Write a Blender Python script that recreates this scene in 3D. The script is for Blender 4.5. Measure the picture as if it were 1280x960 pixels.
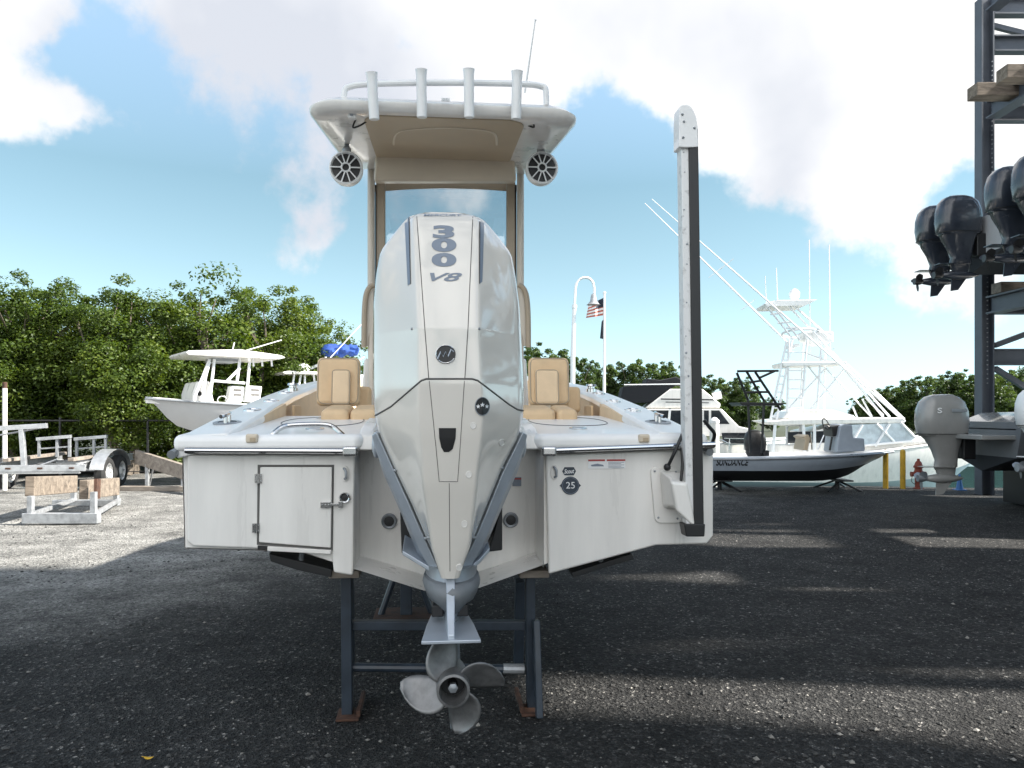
import bpy, bmesh, math, random
import numpy as np
from mathutils import Vector, Matrix, Quaternion
from mathutils.bvhtree import BVHTree
PI = math.pi
R = math.radians
random.seed(7)
for o in list(bpy.data.objects):
    bpy.data.objects.remove(o)
scene = bpy.context.scene
COL = scene.collection

# ------------------------------------------------------------------ camera
CAM_H, HOR, F = 1.634, 515.0, 960.0          # eye height, horizon row and focal length in photo pixels
cd = bpy.data.cameras.new('camera')
cam = bpy.data.objects.new('camera', cd)
COL.objects.link(cam)
cam.location = (0, 0, CAM_H)
cam.rotation_euler = (R(90), 0, 0)
cd.sensor_width = 36
cd.lens = 36 * F / 1280
cd.shift_y = (HOR - 480) / 1280
cd.clip_end = 3000
cd.clip_start = 0.05
scene.camera = cam
scene.render.resolution_x, scene.render.resolution_y = 1024, 768

# ------------------------------------------------------------------ light
SUN_AZ, SUN_EL = R(-6), R(38)                # azimuth from +X (right) towards +Y (away)
S = Vector((math.cos(SUN_EL) * math.cos(SUN_AZ), math.cos(SUN_EL) * math.sin(SUN_AZ), math.sin(SUN_EL)))
sl = bpy.data.lights.new('sun', 'SUN')
sl.energy = 5.0
sl.angle = R(1.2)
sl.color = (1.0, 0.95, 0.87)
sun = bpy.data.objects.new('sun', sl)
COL.objects.link(sun)
sun.rotation_euler = (-S).to_track_quat('-Z', 'Y').to_euler()
sun.location = S * 60

scene.view_settings.view_transform = 'Standard'
scene.view_settings.look = 'None'
scene.view_settings.gamma = 1
scene.view_settings.exposure = 1.6
scene.view_settings.use_curve_mapping = False

w = bpy.data.worlds.new('World')
scene.world = w
w.use_nodes = True
nt = w.node_tree
nt.nodes.clear()
def N(tree, typ, **kw):
    n = tree.nodes.new(typ)
    for k, v in kw.items():
        if k.startswith('i_'):
            n.inputs[k[2:].replace('_', ' ')].default_value = v
        else:
            setattr(n, k, v)
    return n
L = nt.links.new
out = N(nt, 'ShaderNodeOutputWorld')
bg = N(nt, 'ShaderNodeBackground')
bg.inputs['Strength'].default_value = 0.05
sky = N(nt, 'ShaderNodeTexSky', sky_type='NISHITA', sun_disc=False, sun_elevation=SUN_EL,
        sun_rotation=math.atan2(S.x, S.y), altitude=0, air_density=1.0, dust_density=0.2, ozone_density=1.3)
tc = N(nt, 'ShaderNodeTexCoord')
# cloud masses: (photo column, photo row, angular radius in px, weight)
BLOBS = [(20, 20, 90, 1.1), (330, 60, 190, .6), (560, 40, 220, .65), (760, 70, 200, .6), (940, 40, 170, .62), (1130, 60, 200, .7),
         (880, 210, 95, .5), (1010, 225, 135, .55), (1120, 200, 110, .4), (1190, 330, 70, .5), (396, 290, 36, 1.0), (375, 335, 28, .6),
         (840, 445, 40, .7), (700, 345, 50, .75), (780, 385, 45, .7), (1190, 360, 60, .6), (78, 145, 30, .6), (1270, 120, 110, .3), (5, 150, 40, .6),
         (125, 85, 45, -.7), (60, 260, 140, -.45), (230, 300, 130, -.5), (775, 190, 60, -1.0), (1215, 225, 45, -.9), (720, 290, 90, -.4),
         (1000, 440, 200, -1.1), (750, 420, 150, -.8), (740, 290, 110, -.8), (640, 480, 300, -.4), (440, 380, 120, -.3)]
acc = None
def math_node(op, a, b=None, c=None):
    n = N(nt, 'ShaderNodeMath', operation=op)
    for i, v in enumerate((a, b, c)):
        if v is None: continue
        if isinstance(v, (int, float)): n.inputs[i].default_value = v
        else: L(v, n.inputs[i])
    return n.outputs[0]
# a gentle domain warp so the masses get torn edges
wn = N(nt, 'ShaderNodeTexNoise', i_Scale=5.0, i_Detail=5.0, i_Roughness=0.6)
L(tc.outputs['Generated'], wn.inputs['Vector'])
wv = N(nt, 'ShaderNodeVectorMath', operation='MULTIPLY_ADD')
L(wn.outputs['Color'], wv.inputs[0])
wv.inputs[1].default_value = (.16, .16, .16)
sub = N(nt, 'ShaderNodeVectorMath', operation='SUBTRACT')
L(tc.outputs['Generated'], sub.inputs[0]); sub.inputs[1].default_value = (.08, .08, .08)
L(sub.outputs[0], wv.inputs[2])
nrm = N(nt, 'ShaderNodeVectorMath', operation='NORMALIZE')
L(wv.outputs[0], nrm.inputs[0])
for px, py, r, wt in BLOBS:
    d = Vector(((px - 640) / F, 1, (HOR - py) / F))
    k = (r / F) ** 2
    kk = k / d.length_squared
    d.normalize()
    dt = N(nt, 'ShaderNodeVectorMath', operation='DOT_PRODUCT')
    L(nrm.outputs[0], dt.inputs[0]); dt.inputs[1].default_value = d
    # exp((dot-1)*2/k)
    e = math_node('MULTIPLY_ADD', dt.outputs['Value'], 1.4 / kk, -1.4 / kk)
    e = math_node('EXPONENT', e)
    e = math_node('MULTIPLY', e, wt)
    acc = e if acc is None else math_node('ADD', acc, e)
n1 = N(nt, 'ShaderNodeTexNoise', i_Scale=7.5, i_Detail=10.0, i_Roughness=0.6)
L(tc.outputs['Generated'], n1.inputs['Vector'])
nn = math_node('MULTIPLY_ADD', n1.outputs['Fac'], 2.4, -1.16)
# extra cloud added behind the viewer as neutral fill light, out of view
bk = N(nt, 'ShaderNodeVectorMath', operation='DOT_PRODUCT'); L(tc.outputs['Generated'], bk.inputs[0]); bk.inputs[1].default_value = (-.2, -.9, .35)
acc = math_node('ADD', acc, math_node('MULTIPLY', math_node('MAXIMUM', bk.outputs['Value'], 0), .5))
tot = math_node('ADD', acc, nn)
mr = N(nt, 'ShaderNodeMapRange', interpolation_type='SMOOTHSTEP')
mr.inputs['From Min'].default_value = 0.12; mr.inputs['From Max'].default_value = 0.72
L(tot, mr.inputs['Value'])
# cloud body: bright, with greyer bellies
n2 = N(nt, 'ShaderNodeTexNoise', i_Scale=4.5, i_Detail=4.0, i_Roughness=0.5)
mp = N(nt, 'ShaderNodeMapping'); mp.inputs['Location'].default_value = (3.1, .7, .25)
L(tc.outputs['Generated'], mp.inputs['Vector']); L(mp.outputs[0], n2.inputs['Vector'])
GREY = [(290, 130, 190, .75), (560, 60, 150, .25), (860, 50, 150, .5), (970, 285, 60, .5), (450, 225, 90, .4), (1010, 165, 70, .3), (60, 60, 60, .2)]
gacc = None
for px, py, r, wt in GREY:
    d = Vector(((px - 640) / F, 1, (HOR - py) / F)); kk = (r / F) ** 2 / d.length_squared; d.normalize()
    dt = N(nt, 'ShaderNodeVectorMath', operation='DOT_PRODUCT'); L(nrm.outputs[0], dt.inputs[0]); dt.inputs[1].default_value = d
    e = math_node('MULTIPLY', math_node('EXPONENT', math_node('MULTIPLY_ADD', dt.outputs['Value'], 1.4 / kk, -1.4 / kk)), wt)
    gacc = e if gacc is None else math_node('ADD', gacc, e)
cr = N(nt, 'ShaderNodeValToRGB')
cr.color_ramp.elements[0].position = .1; cr.color_ramp.elements[0].color = (5.0, 5.25, 5.8, 1)
cr.color_ramp.elements[1].position = .75; cr.color_ramp.elements[1].color = (8.4, 8.3, 8.2, 1)
gm = math_node('SUBTRACT', math_node('MULTIPLY_ADD', n2.outputs['Fac'], 1.1, .25), gacc)
L(gm, cr.inputs['Fac'])
# sky tone: the Nishita brightness, tinted turquoise towards the horizon
bwn = N(nt, 'ShaderNodeRGBToBW'); L(sky.outputs[0], bwn.inputs[0])
sepd = N(nt, 'ShaderNodeSeparateXYZ'); L(tc.outputs['Generated'], sepd.inputs[0])
tint = N(nt, 'ShaderNodeValToRGB')
tint.color_ramp.elements[0].position = 0.0; tint.color_ramp.elements[0].color = (.97, 1.32, 1.38, 1)
tint.color_ramp.elements[1].position = .9; tint.color_ramp.elements[1].color = (.9, 1.35, 2.1, 1)
te = tint.color_ramp.elements.new(.28); te.color = (.86, 1.45, 1.85, 1)
te = tint.color_ramp.elements.new(.5); te.color = (2.0, 3.0, 4.3, 1)
L(sepd.outputs[2], tint.inputs[0])
skym = N(nt, 'ShaderNodeMixRGB', blend_type='MULTIPLY'); skym.inputs['Fac'].default_value = 1
L(bwn.outputs[0], skym.inputs[1]); L(tint.outputs[0], skym.inputs[2])
# added brightening of the unseen clouds behind the viewer, to lift the shaded stern
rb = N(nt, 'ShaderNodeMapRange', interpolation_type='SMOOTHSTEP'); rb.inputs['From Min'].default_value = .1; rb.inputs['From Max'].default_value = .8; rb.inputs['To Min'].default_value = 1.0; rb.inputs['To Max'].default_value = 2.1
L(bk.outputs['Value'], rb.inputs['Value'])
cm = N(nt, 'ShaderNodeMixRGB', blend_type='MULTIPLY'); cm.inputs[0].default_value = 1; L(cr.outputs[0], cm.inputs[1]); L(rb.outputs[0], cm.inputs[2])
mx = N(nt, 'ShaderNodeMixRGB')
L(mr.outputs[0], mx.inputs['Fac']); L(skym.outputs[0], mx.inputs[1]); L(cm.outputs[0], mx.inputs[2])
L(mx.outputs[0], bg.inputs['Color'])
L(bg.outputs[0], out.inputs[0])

# ------------------------------------------------------------------ materials
def mat(name, col, rough=.5, metal=0., var=.12, vscale=6., bump=0., bscale=60., coat=0., spec=.5, alpha=None, trans=0., emit=None, dirt=None, stretch=None):
    m = bpy.data.materials.new(name)
    m.use_nodes = True
    t = m.node_tree
    b = t.nodes['Principled BSDF']
    tcn = N(t, 'ShaderNodeTexCoord')
    nz = N(t, 'ShaderNodeTexNoise', i_Scale=vscale, i_Detail=6.0, i_Roughness=.6)
    if stretch:
        ms = N(t, 'ShaderNodeMapping'); ms.inputs['Scale'].default_value = stretch
        t.links.new(tcn.outputs['Object'], ms.inputs['Vector']); t.links.new(ms.outputs[0], nz.inputs['Vector'])
    else:
        t.links.new(tcn.outputs['Object'], nz.inputs['Vector'])
    rp = N(t, 'ShaderNodeValToRGB')
    lo = tuple(c * (1 - var) for c in col); hi = tuple(min(1, c * (1 + var * .6)) for c in col)
    if dirt:
        lo = dirt
    rp.color_ramp.elements[0].position = .3; rp.color_ramp.elements[0].color = (*lo, 1)
    rp.color_ramp.elements[1].position = .62 if not dirt else .45; rp.color_ramp.elements[1].color = (*hi, 1)
    t.links.new(nz.outputs['Fac'], rp.inputs['Fac'])
    t.links.new(rp.outputs[0], b.inputs['Base Color'])
    rr = N(t, 'ShaderNodeMapRange')
    rr.inputs['To Min'].default_value = max(.02, rough * .8); rr.inputs['To Max'].default_value = min(1, rough * 1.25)
    t.links.new(nz.outputs['Fac'], rr.inputs['Value'])
    t.links.new(rr.outputs[0], b.inputs['Roughness'])
    b.inputs['Metallic'].default_value = metal
    b.inputs['Specular IOR Level'].default_value = spec
    b.inputs['Coat Weight'].default_value = coat
    b.inputs['Coat Roughness'].default_value = .05
    b.inputs['Transmission Weight'].default_value = trans
    if alpha is not None: b.inputs['Alpha'].default_value = alpha
    if bump:
        bz = N(t, 'ShaderNodeTexNoise', i_Scale=bscale, i_Detail=3.0)
        t.links.new(tcn.outputs['Object'], bz.inputs['Vector'])
        bn = N(t, 'ShaderNodeBump', i_Strength=bump, i_Distance=.01)
        t.links.new(bz.outputs['Fac'], bn.inputs['Height'])
        t.links.new(bn.outputs[0], b.inputs['Normal'])
    return m

M = {}
M['gel'] = mat('white_gelcoat', (.78, .755, .715), .28, var=.10, vscale=4, coat=.4, stretch=(1.6, 1.6, .22))
M['geldull'] = mat('weathered_gelcoat', (.74, .71, .67), .4, var=.1, vscale=3)
M['deckwhite'] = mat('nonskid_white', (.86, .85, .83), .35, var=.05, vscale=4, coat=.25)
M['cream'] = mat('cream_gelcoat', (.62, .53, .41), .38, var=.06, vscale=3, coat=.25)
M['tan'] = mat('tan_liner', (.44, .35, .24), .45, var=.08, vscale=3)
M['tanframe'] = mat('tan_powdercoat', (.36, .29, .21), .4, var=.06)
M['lightframe'] = mat('pale_powdercoat', (.54, .48, .40), .35, var=.05, coat=.2)
M['cushion'] = mat('tan_vinyl', (.66, .47, .28), .6, var=.08, vscale=8, bump=.25, bscale=220)
M['cushionpad'] = mat('tan_vinyl_pad', (.72, .54, .35), .6, var=.06, vscale=8, bump=.25, bscale=220)
M['cowl'] = mat('cowl_paint', (.70, .66, .60), .12, var=.03, vscale=2, coat=1.)
M['silver'] = mat('silver_casting', (.42, .46, .51), .38, metal=.4, var=.12, vscale=7, coat=.3)
M['castmatte'] = mat('grey_matte_casting', (.17, .18, .19), .6, metal=.2, var=.15, vscale=9)
M['darkhull'] = mat('dark_grey_hull', (.15, .16, .17), .4, var=.1)
M['castdark'] = mat('grey_casting', (.30, .32, .34), .42, metal=.5, var=.15, vscale=9)
M['chrome'] = mat('stainless', (.62, .62, .62), .16, metal=1, var=.06)
M['prop'] = mat('stainless_prop', (.20, .20, .20), .45, metal=.6, var=.35, vscale=14)
M['black'] = mat('black_plastic', (.012, .012, .013), .4, var=.2)
M['blacktex'] = mat('black_canvas', (.012, .013, .016), .85, var=.3, vscale=5, bump=.3, bscale=40)
M['rubber'] = mat('tyre_rubber', (.022, .022, .022), .8, var=.3)
M['decalblue'] = mat('slate_decal', (.19, .225, .28), .35, var=.03)
M['navy'] = mat('navy_decal', (.028, .04, .058), .35, var=.05)
M['decalwhite'] = mat('white_decal', (.8, .8, .8), .4, var=.02)
M['red'] = mat('red_decal', (.38, .04, .035), .45, var=.05)
M['seam'] = mat('seam_shadow_gap', (.10, .095, .09), .7, var=.1)
M['alu'] = mat('aluminium', (.52, .53, .54), .42, metal=.75, var=.18, vscale=9)
M['alurough'] = mat('oxidised_aluminium', (.66, .66, .65), .5, metal=.15, var=.18, vscale=26, dirt=(.46, .46, .45))
M['galv'] = mat('galvanised_steel', (.36, .37, .38), .5, metal=.5, var=.3, vscale=12)
M['bluesteel'] = mat('blue_painted_steel', (.024, .034, .048), .4, var=.35, vscale=7, coat=.1)
M['rust'] = mat('rusty_steel', (.065, .03, .018), .85, var=.6, vscale=14, bump=.4, bscale=50)
M['rack'] = mat('rack_paint', (.075, .085, .105), .45, var=.25, vscale=2)
M['whitepaint'] = mat('white_paint', (.78, .78, .77), .35, var=.06, coat=.2)
M['whitemetal'] = mat('white_tube', (.75, .76, .77), .3, var=.05, coat=.2)
M['pvc'] = mat('white_pvc', (.72, .70, .66), .5, var=.12, vscale=5)
M['concrete'] = mat('concrete', (.36, .35, .33), .85, var=.25, vscale=3, bump=.3, bscale=20)
M['yellow'] = mat('yellow_paint', (.55, .33, .02), .5, var=.2, vscale=5)
M['hydrant'] = mat('red_oxide_paint', (.24, .05, .03), .6, var=.3, vscale=7)
M['cone'] = mat('blue_cone_plastic', (.05, .17, .42), .5, var=.1)
M['bluecanvas'] = mat('blue_canvas', (.015, .055, .25), .8, var=.35, vscale=7, bump=.5, bscale=18)
M['greyhull'] = mat('pale_grey_hull', (.47, .48, .49), .35, var=.06, vscale=2, coat=.2)
M['skiffhull'] = mat('ice_blue_hull', (.30, .34, .39), .35, var=.06, coat=.2)
M['darkbottom'] = mat('antifouling', (.022, .025, .03), .7, var=.3)
M['greymotor'] = mat('pearl_grey_paint', (.27, .27, .26), .25, var=.06, coat=.5)
M['bluemotor'] = mat('blue_grey_paint', (.026, .032, .044), .25, var=.12, coat=.5)
M['palehull'] = mat('pale_blue_hull', (.50, .58, .62), .35, var=.05, coat=.2)
M['fabricflag'] = mat('dark_flag', (.015, .02, .035), .8, var=.3)
M['flagred'] = mat('flag_stripes', (.45, .12, .08), .8, var=.1)
M['clearvinyl'] = mat('clear_vinyl', (.55, .62, .66), .08, var=.2, vscale=4, spec=.6)
M['darkglass'] = mat('smoked_glass', (.02, .024, .028), .05, var=.2, spec=.7)

def glass_mat():
    m = bpy.data.materials.new('clear_glass'); m.use_nodes = True
    t = m.node_tree; t.nodes.clear()
    o = N(t, 'ShaderNodeOutputMaterial'); mxs = N(t, 'ShaderNodeMixShader')
    tr = N(t, 'ShaderNodeBsdfTransparent'); tr.inputs[0].default_value = (.84, .88, .90, 1)
    gl = N(t, 'ShaderNodeBsdfGlossy'); gl.inputs['Roughness'].default_value = .03
    fr = N(t, 'ShaderNodeFresnel'); fr.inputs[0].default_value = 2.1
    t.links.new(fr.outputs[0], mxs.inputs[0]); t.links.new(tr.outputs[0], mxs.inputs[1]); t.links.new(gl.outputs[0], mxs.inputs[2])
    t.links.new(mxs.outputs[0], o.inputs[0])
    return m
M['glass'] = glass_mat()

def wood_mat(name, a, b_, sc=1.7):
    m = bpy.data.materials.new(name); m.use_nodes = True
    t = m.node_tree; b = t.nodes['Principled BSDF']
    tcn = N(t, 'ShaderNodeTexCoord')
    mpn = N(t, 'ShaderNodeMapping'); mpn.inputs['Scale'].default_value = (1, 6, 6)
    t.links.new(tcn.outputs['Object'], mpn.inputs['Vector'])
    nz = N(t, 'ShaderNodeTexNoise', i_Scale=sc, i_Detail=8.0, i_Roughness=.7, i_Distortion=.6)
    t.links.new(mpn.outputs[0], nz.inputs['Vector'])
    rp = N(t, 'ShaderNodeValToRGB')
    rp.color_ramp.elements[0].position = .32; rp.color_ramp.elements[0].color = (*a, 1)
    rp.color_ramp.elements[1].position = .66; rp.color_ramp.elements[1].color = (*b_, 1)
    t.links.new(nz.outputs['Fac'], rp.inputs['Fac']); t.links.new(rp.outputs[0], b.inputs['Base Color'])
    b.inputs['Roughness'].default_value = .85
    bn = N(t, 'ShaderNodeBump', i_Strength=.6, i_Distance=.01)
    t.links.new(nz.outputs['Fac'], bn.inputs['Height']); t.links.new(bn.outputs[0], b.inputs['Normal'])
    return m
M['timber'] = wood_mat('weathered_timber', (.07, .055, .043), (.27, .22, .17))
M['greytimber'] = wood_mat('grey_timber', (.13, .105, .085), (.30, .26, .22))
M['bark'] = wood_mat('bark', (.05, .04, .03), (.17, .14, .11), 5.)

def leaf_mat(name, c0, c1, c2):
    m = bpy.data.materials.new(name); m.use_nodes = True
    t = m.node_tree; t.nodes.clear()
    o = N(t, 'ShaderNodeOutputMaterial')
    g = N(t, 'ShaderNodeNewGeometry')
    nz = N(t, 'ShaderNodeTexNoise', i_Scale=.55, i_Detail=2.0)
    t.links.new(g.outputs['Position'], nz.inputs['Vector'])
    ad = N(t, 'ShaderNodeMath', operation='MULTIPLY_ADD'); ad.inputs[1].default_value = .45
    t.links.new(g.outputs['Random Per Island'], ad.inputs[0])
    sb = N(t, 'ShaderNodeMath', operation='MULTIPLY_ADD'); sb.inputs[1].default_value = 1.2; sb.inputs[2].default_value = -.33
    t.links.new(nz.outputs['Fac'], sb.inputs[0]); t.links.new(sb.outputs[0], ad.inputs[2])
    rp = N(t, 'ShaderNodeValToRGB')
    e = rp.color_ramp.elements
    e[0].position = .1; e[0].color = (*c0, 1); e[1].position = .95; e[1].color = (*c2, 1)
    k = e.new(.5); k.color = (*c1, 1)
    t.links.new(ad.outputs[0], rp.inputs['Fac'])
    pb = N(t, 'ShaderNodeBsdfPrincipled'); pb.inputs['Roughness'].default_value = .5; pb.inputs['Specular IOR Level'].default_value = .35
    tl = N(t, 'ShaderNodeBsdfTranslucent')
    br = N(t, 'ShaderNodeMixRGB', blend_type='MULTIPLY'); br.inputs[0].default_value = 1; br.inputs[2].default_value = (1.5, 1.5, .55, 1)
    t.links.new(rp.outputs[0], pb.inputs['Base Color']); t.links.new(rp.outputs[0], br.inputs[1]); t.links.new(br.outputs[0], tl.inputs[0])
    mxs = N(t, 'ShaderNodeMixShader'); mxs.inputs[0].default_value = .38
    t.links.new(pb.outputs[0], mxs.inputs[1]); t.links.new(tl.outputs[0], mxs.inputs[2]); t.links.new(mxs.outputs[0], o.inputs[0])
    return m
M['leaf'] = leaf_mat('mangrove_leaf', (.022, .042, .008), (.062, .100, .014), (.14, .175, .028))
M['leafdark'] = leaf_mat('dark_leaf', (.022, .042, .012), (.05, .085, .02), (.09, .13, .03))

def gravel_mat():
    m = bpy.data.materials.new('gravel'); m.use_nodes = True
    t = m.node_tree; b = t.nodes['Principled BSDF']; lk = t.links.new
    g = N(t, 'ShaderNodeNewGeometry')
    v1 = N(t, 'ShaderNodeTexVoronoi', i_Scale=46.0); v2 = N(t, 'ShaderNodeTexVoronoi', i_Scale=110.0)
    for v in (v1, v2): lk(g.outputs['Position'], v.inputs['Vector'])
    bw1 = N(t, 'ShaderNodeRGBToBW'); lk(v1.outputs['Color'], bw1.inputs[0])
    bw2 = N(t, 'ShaderNodeRGBToBW'); lk(v2.outputs['Color'], bw2.inputs[0])
    ad = N(t, 'ShaderNodeMath', operation='MULTIPLY_ADD'); ad.inputs[1].default_value = .45; lk(bw2.outputs[0], ad.inputs[0])
    m1 = N(t, 'ShaderNodeMath', operation='MULTIPLY'); m1.inputs[1].default_value = .55; lk(bw1.outputs[0], m1.inputs[0]); lk(m1.outputs[0], ad.inputs[2])
    dk = N(t, 'ShaderNodeValToRGB'); e = dk.color_ramp.elements
    e[0].position = .22; e[0].color = (.010, .010, .0104, 1); e[1].position = .9; e[1].color = (.40, .38, .35, 1)
    k = e.new(.6); k.color = (.029, .0288, .028, 1)
    k = e.new(.78); k.color = (.072, .070, .067, 1)
    lt = N(t, 'ShaderNodeValToRGB'); e = lt.color_ramp.elements
    e[0].position = .2; e[0].color = (.07, .069, .066, 1); e[1].position = .8; e[1].color = (.37, .36, .335, 1)
    lk(ad.outputs[0], dk.inputs[0]); lk(ad.outputs[0], lt.inputs[0])
    # pale gravel at left; mask leaves the shaded foreground dark to deepen the shade
    sx = N(t, 'ShaderNodeSeparateXYZ'); lk(g.outputs['Position'], sx.inputs[0])
    big = N(t, 'ShaderNodeTexNoise', i_Scale=.55, i_Detail=7.0, i_Roughness=.65); lk(g.outputs['Position'], big.inputs['Vector'])
    a = N(t, 'ShaderNodeMath', operation='MULTIPLY_ADD'); a.inputs[1].default_value = -.22; a.inputs[2].default_value = -1.95; lk(sx.outputs[0], a.inputs[0])
    c = N(t, 'ShaderNodeMath', operation='MULTIPLY_ADD'); c.inputs[1].default_value = .2; lk(sx.outputs[1], c.inputs[0]); lk(a.outputs[0], c.inputs[2])
    d = N(t, 'ShaderNodeMath', operation='MULTIPLY_ADD'); d.inputs[1].default_value = 1.1; lk(big.outputs['Fac'], d.inputs[0]); lk(c.outputs[0], d.inputs[2])
    mr_ = N(t, 'ShaderNodeMapRange', interpolation_type='SMOOTHSTEP'); mr_.inputs['From Min'].default_value = .2; mr_.inputs['From Max'].default_value = 1.25
    lk(d.outputs[0], mr_.inputs['Value'])
    mx_ = N(t, 'ShaderNodeMixRGB'); lk(mr_.outputs[0], mx_.inputs[0]); lk(dk.outputs[0], mx_.inputs[1]); lk(lt.outputs[0], mx_.inputs[2])
    # worn, dusty patches
    mid = N(t, 'ShaderNodeTexNoise', i_Scale=1.7, i_Detail=8.0, i_Roughness=.7); lk(g.outputs['Position'], mid.inputs['Vector'])
    mm = N(t, 'ShaderNodeMapRange'); mm.inputs['From Min'].default_value = .3; mm.inputs['From Max'].default_value = .7; mm.inputs['To Min'].default_value = .45; mm.inputs['To Max'].default_value = 1.7
    lk(mid.outputs['Fac'], mm.inputs['Value'])
    ml = N(t, 'ShaderNodeMixRGB', blend_type='MULTIPLY'); ml.inputs[0].default_value = 1; lk(mx_.outputs[0], ml.inputs[1]); lk(mm.outputs[0], ml.inputs[2])
    lk(ml.outputs[0], b.inputs['Base Color'])
    b.inputs['Roughness'].default_value = .9; b.inputs['Specular IOR Level'].default_value = .25
    h = N(t, 'ShaderNodeMath', operation='ADD'); lk(v1.outputs['Distance'], h.inputs[0])
    h2 = N(t, 'ShaderNodeMath', operation='MULTIPLY'); h2.inputs[1].default_value = .5; lk(v2.outputs['Distance'], h2.inputs[0]); lk(h2.outputs[0], h.inputs[1])
    h3 = N(t, 'ShaderNodeMath', operation='MULTIPLY_ADD'); h3.inputs[1].default_value = 1.4; lk(bw1.outputs[0], h3.inputs[0]); lk(h.outputs[0], h3.inputs[2])
    bn = N(t, 'ShaderNodeBump', i_Strength=1.0, i_Distance=.022); lk(h3.outputs[0], bn.inputs['Height']); lk(bn.outputs[0], b.inputs['Normal'])
    return m
M['gravel'] = gravel_mat()
M['scrub'] = mat('scrub_ground', (.030, .038, .016), .95, var=.5, vscale=.8, bump=.5, bscale=6)
M['pebble'] = mat('loose_stone', (.20, .195, .185), .9, var=.6, vscale=2.5)

def water_mat():
    m = bpy.data.materials.new('canal_water'); m.use_nodes = True
    t = m.node_tree; b = t.nodes['Principled BSDF']
    b.inputs['Base Color'].default_value = (.03, .07, .07, 1); b.inputs['Roughness'].default_value = .06
    g = N(t, 'ShaderNodeNewGeometry'); nz = N(t, 'ShaderNodeTexNoise', i_Scale=1.6, i_Detail=4.0)
    t.links.new(g.outputs['Position'], nz.inputs['Vector'])
    bn = N(t, 'ShaderNodeBump', i_Strength=.3, i_Distance=.1); t.links.new(nz.outputs['Fac'], bn.inputs['Height']); t.links.new(bn.outputs[0], b.inputs['Normal'])
    return m
M['water'] = water_mat()

# ------------------------------------------------------------------ builders
def tag(o, label=None, cat=None, group=None, kind=None):
    if label: o['label'] = label
    if cat: o['category'] = cat
    if group: o['group'] = group
    if kind: o['kind'] = kind
    return o
def thing(name, label, cat, loc=(0, 0, 0), rotz=0, group=None, tilt=0):
    o = bpy.data.objects.new(name, None)
    COL.objects.link(o)
    o.empty_display_size = .3
    o.location = loc
    o.rotation_euler = (0, tilt, rotz)
    return tag(o, label, cat, group)
def world_matrix(o):
    return Matrix.Translation(o.location) @ o.rotation_euler.to_matrix().to_4x4()

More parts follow.
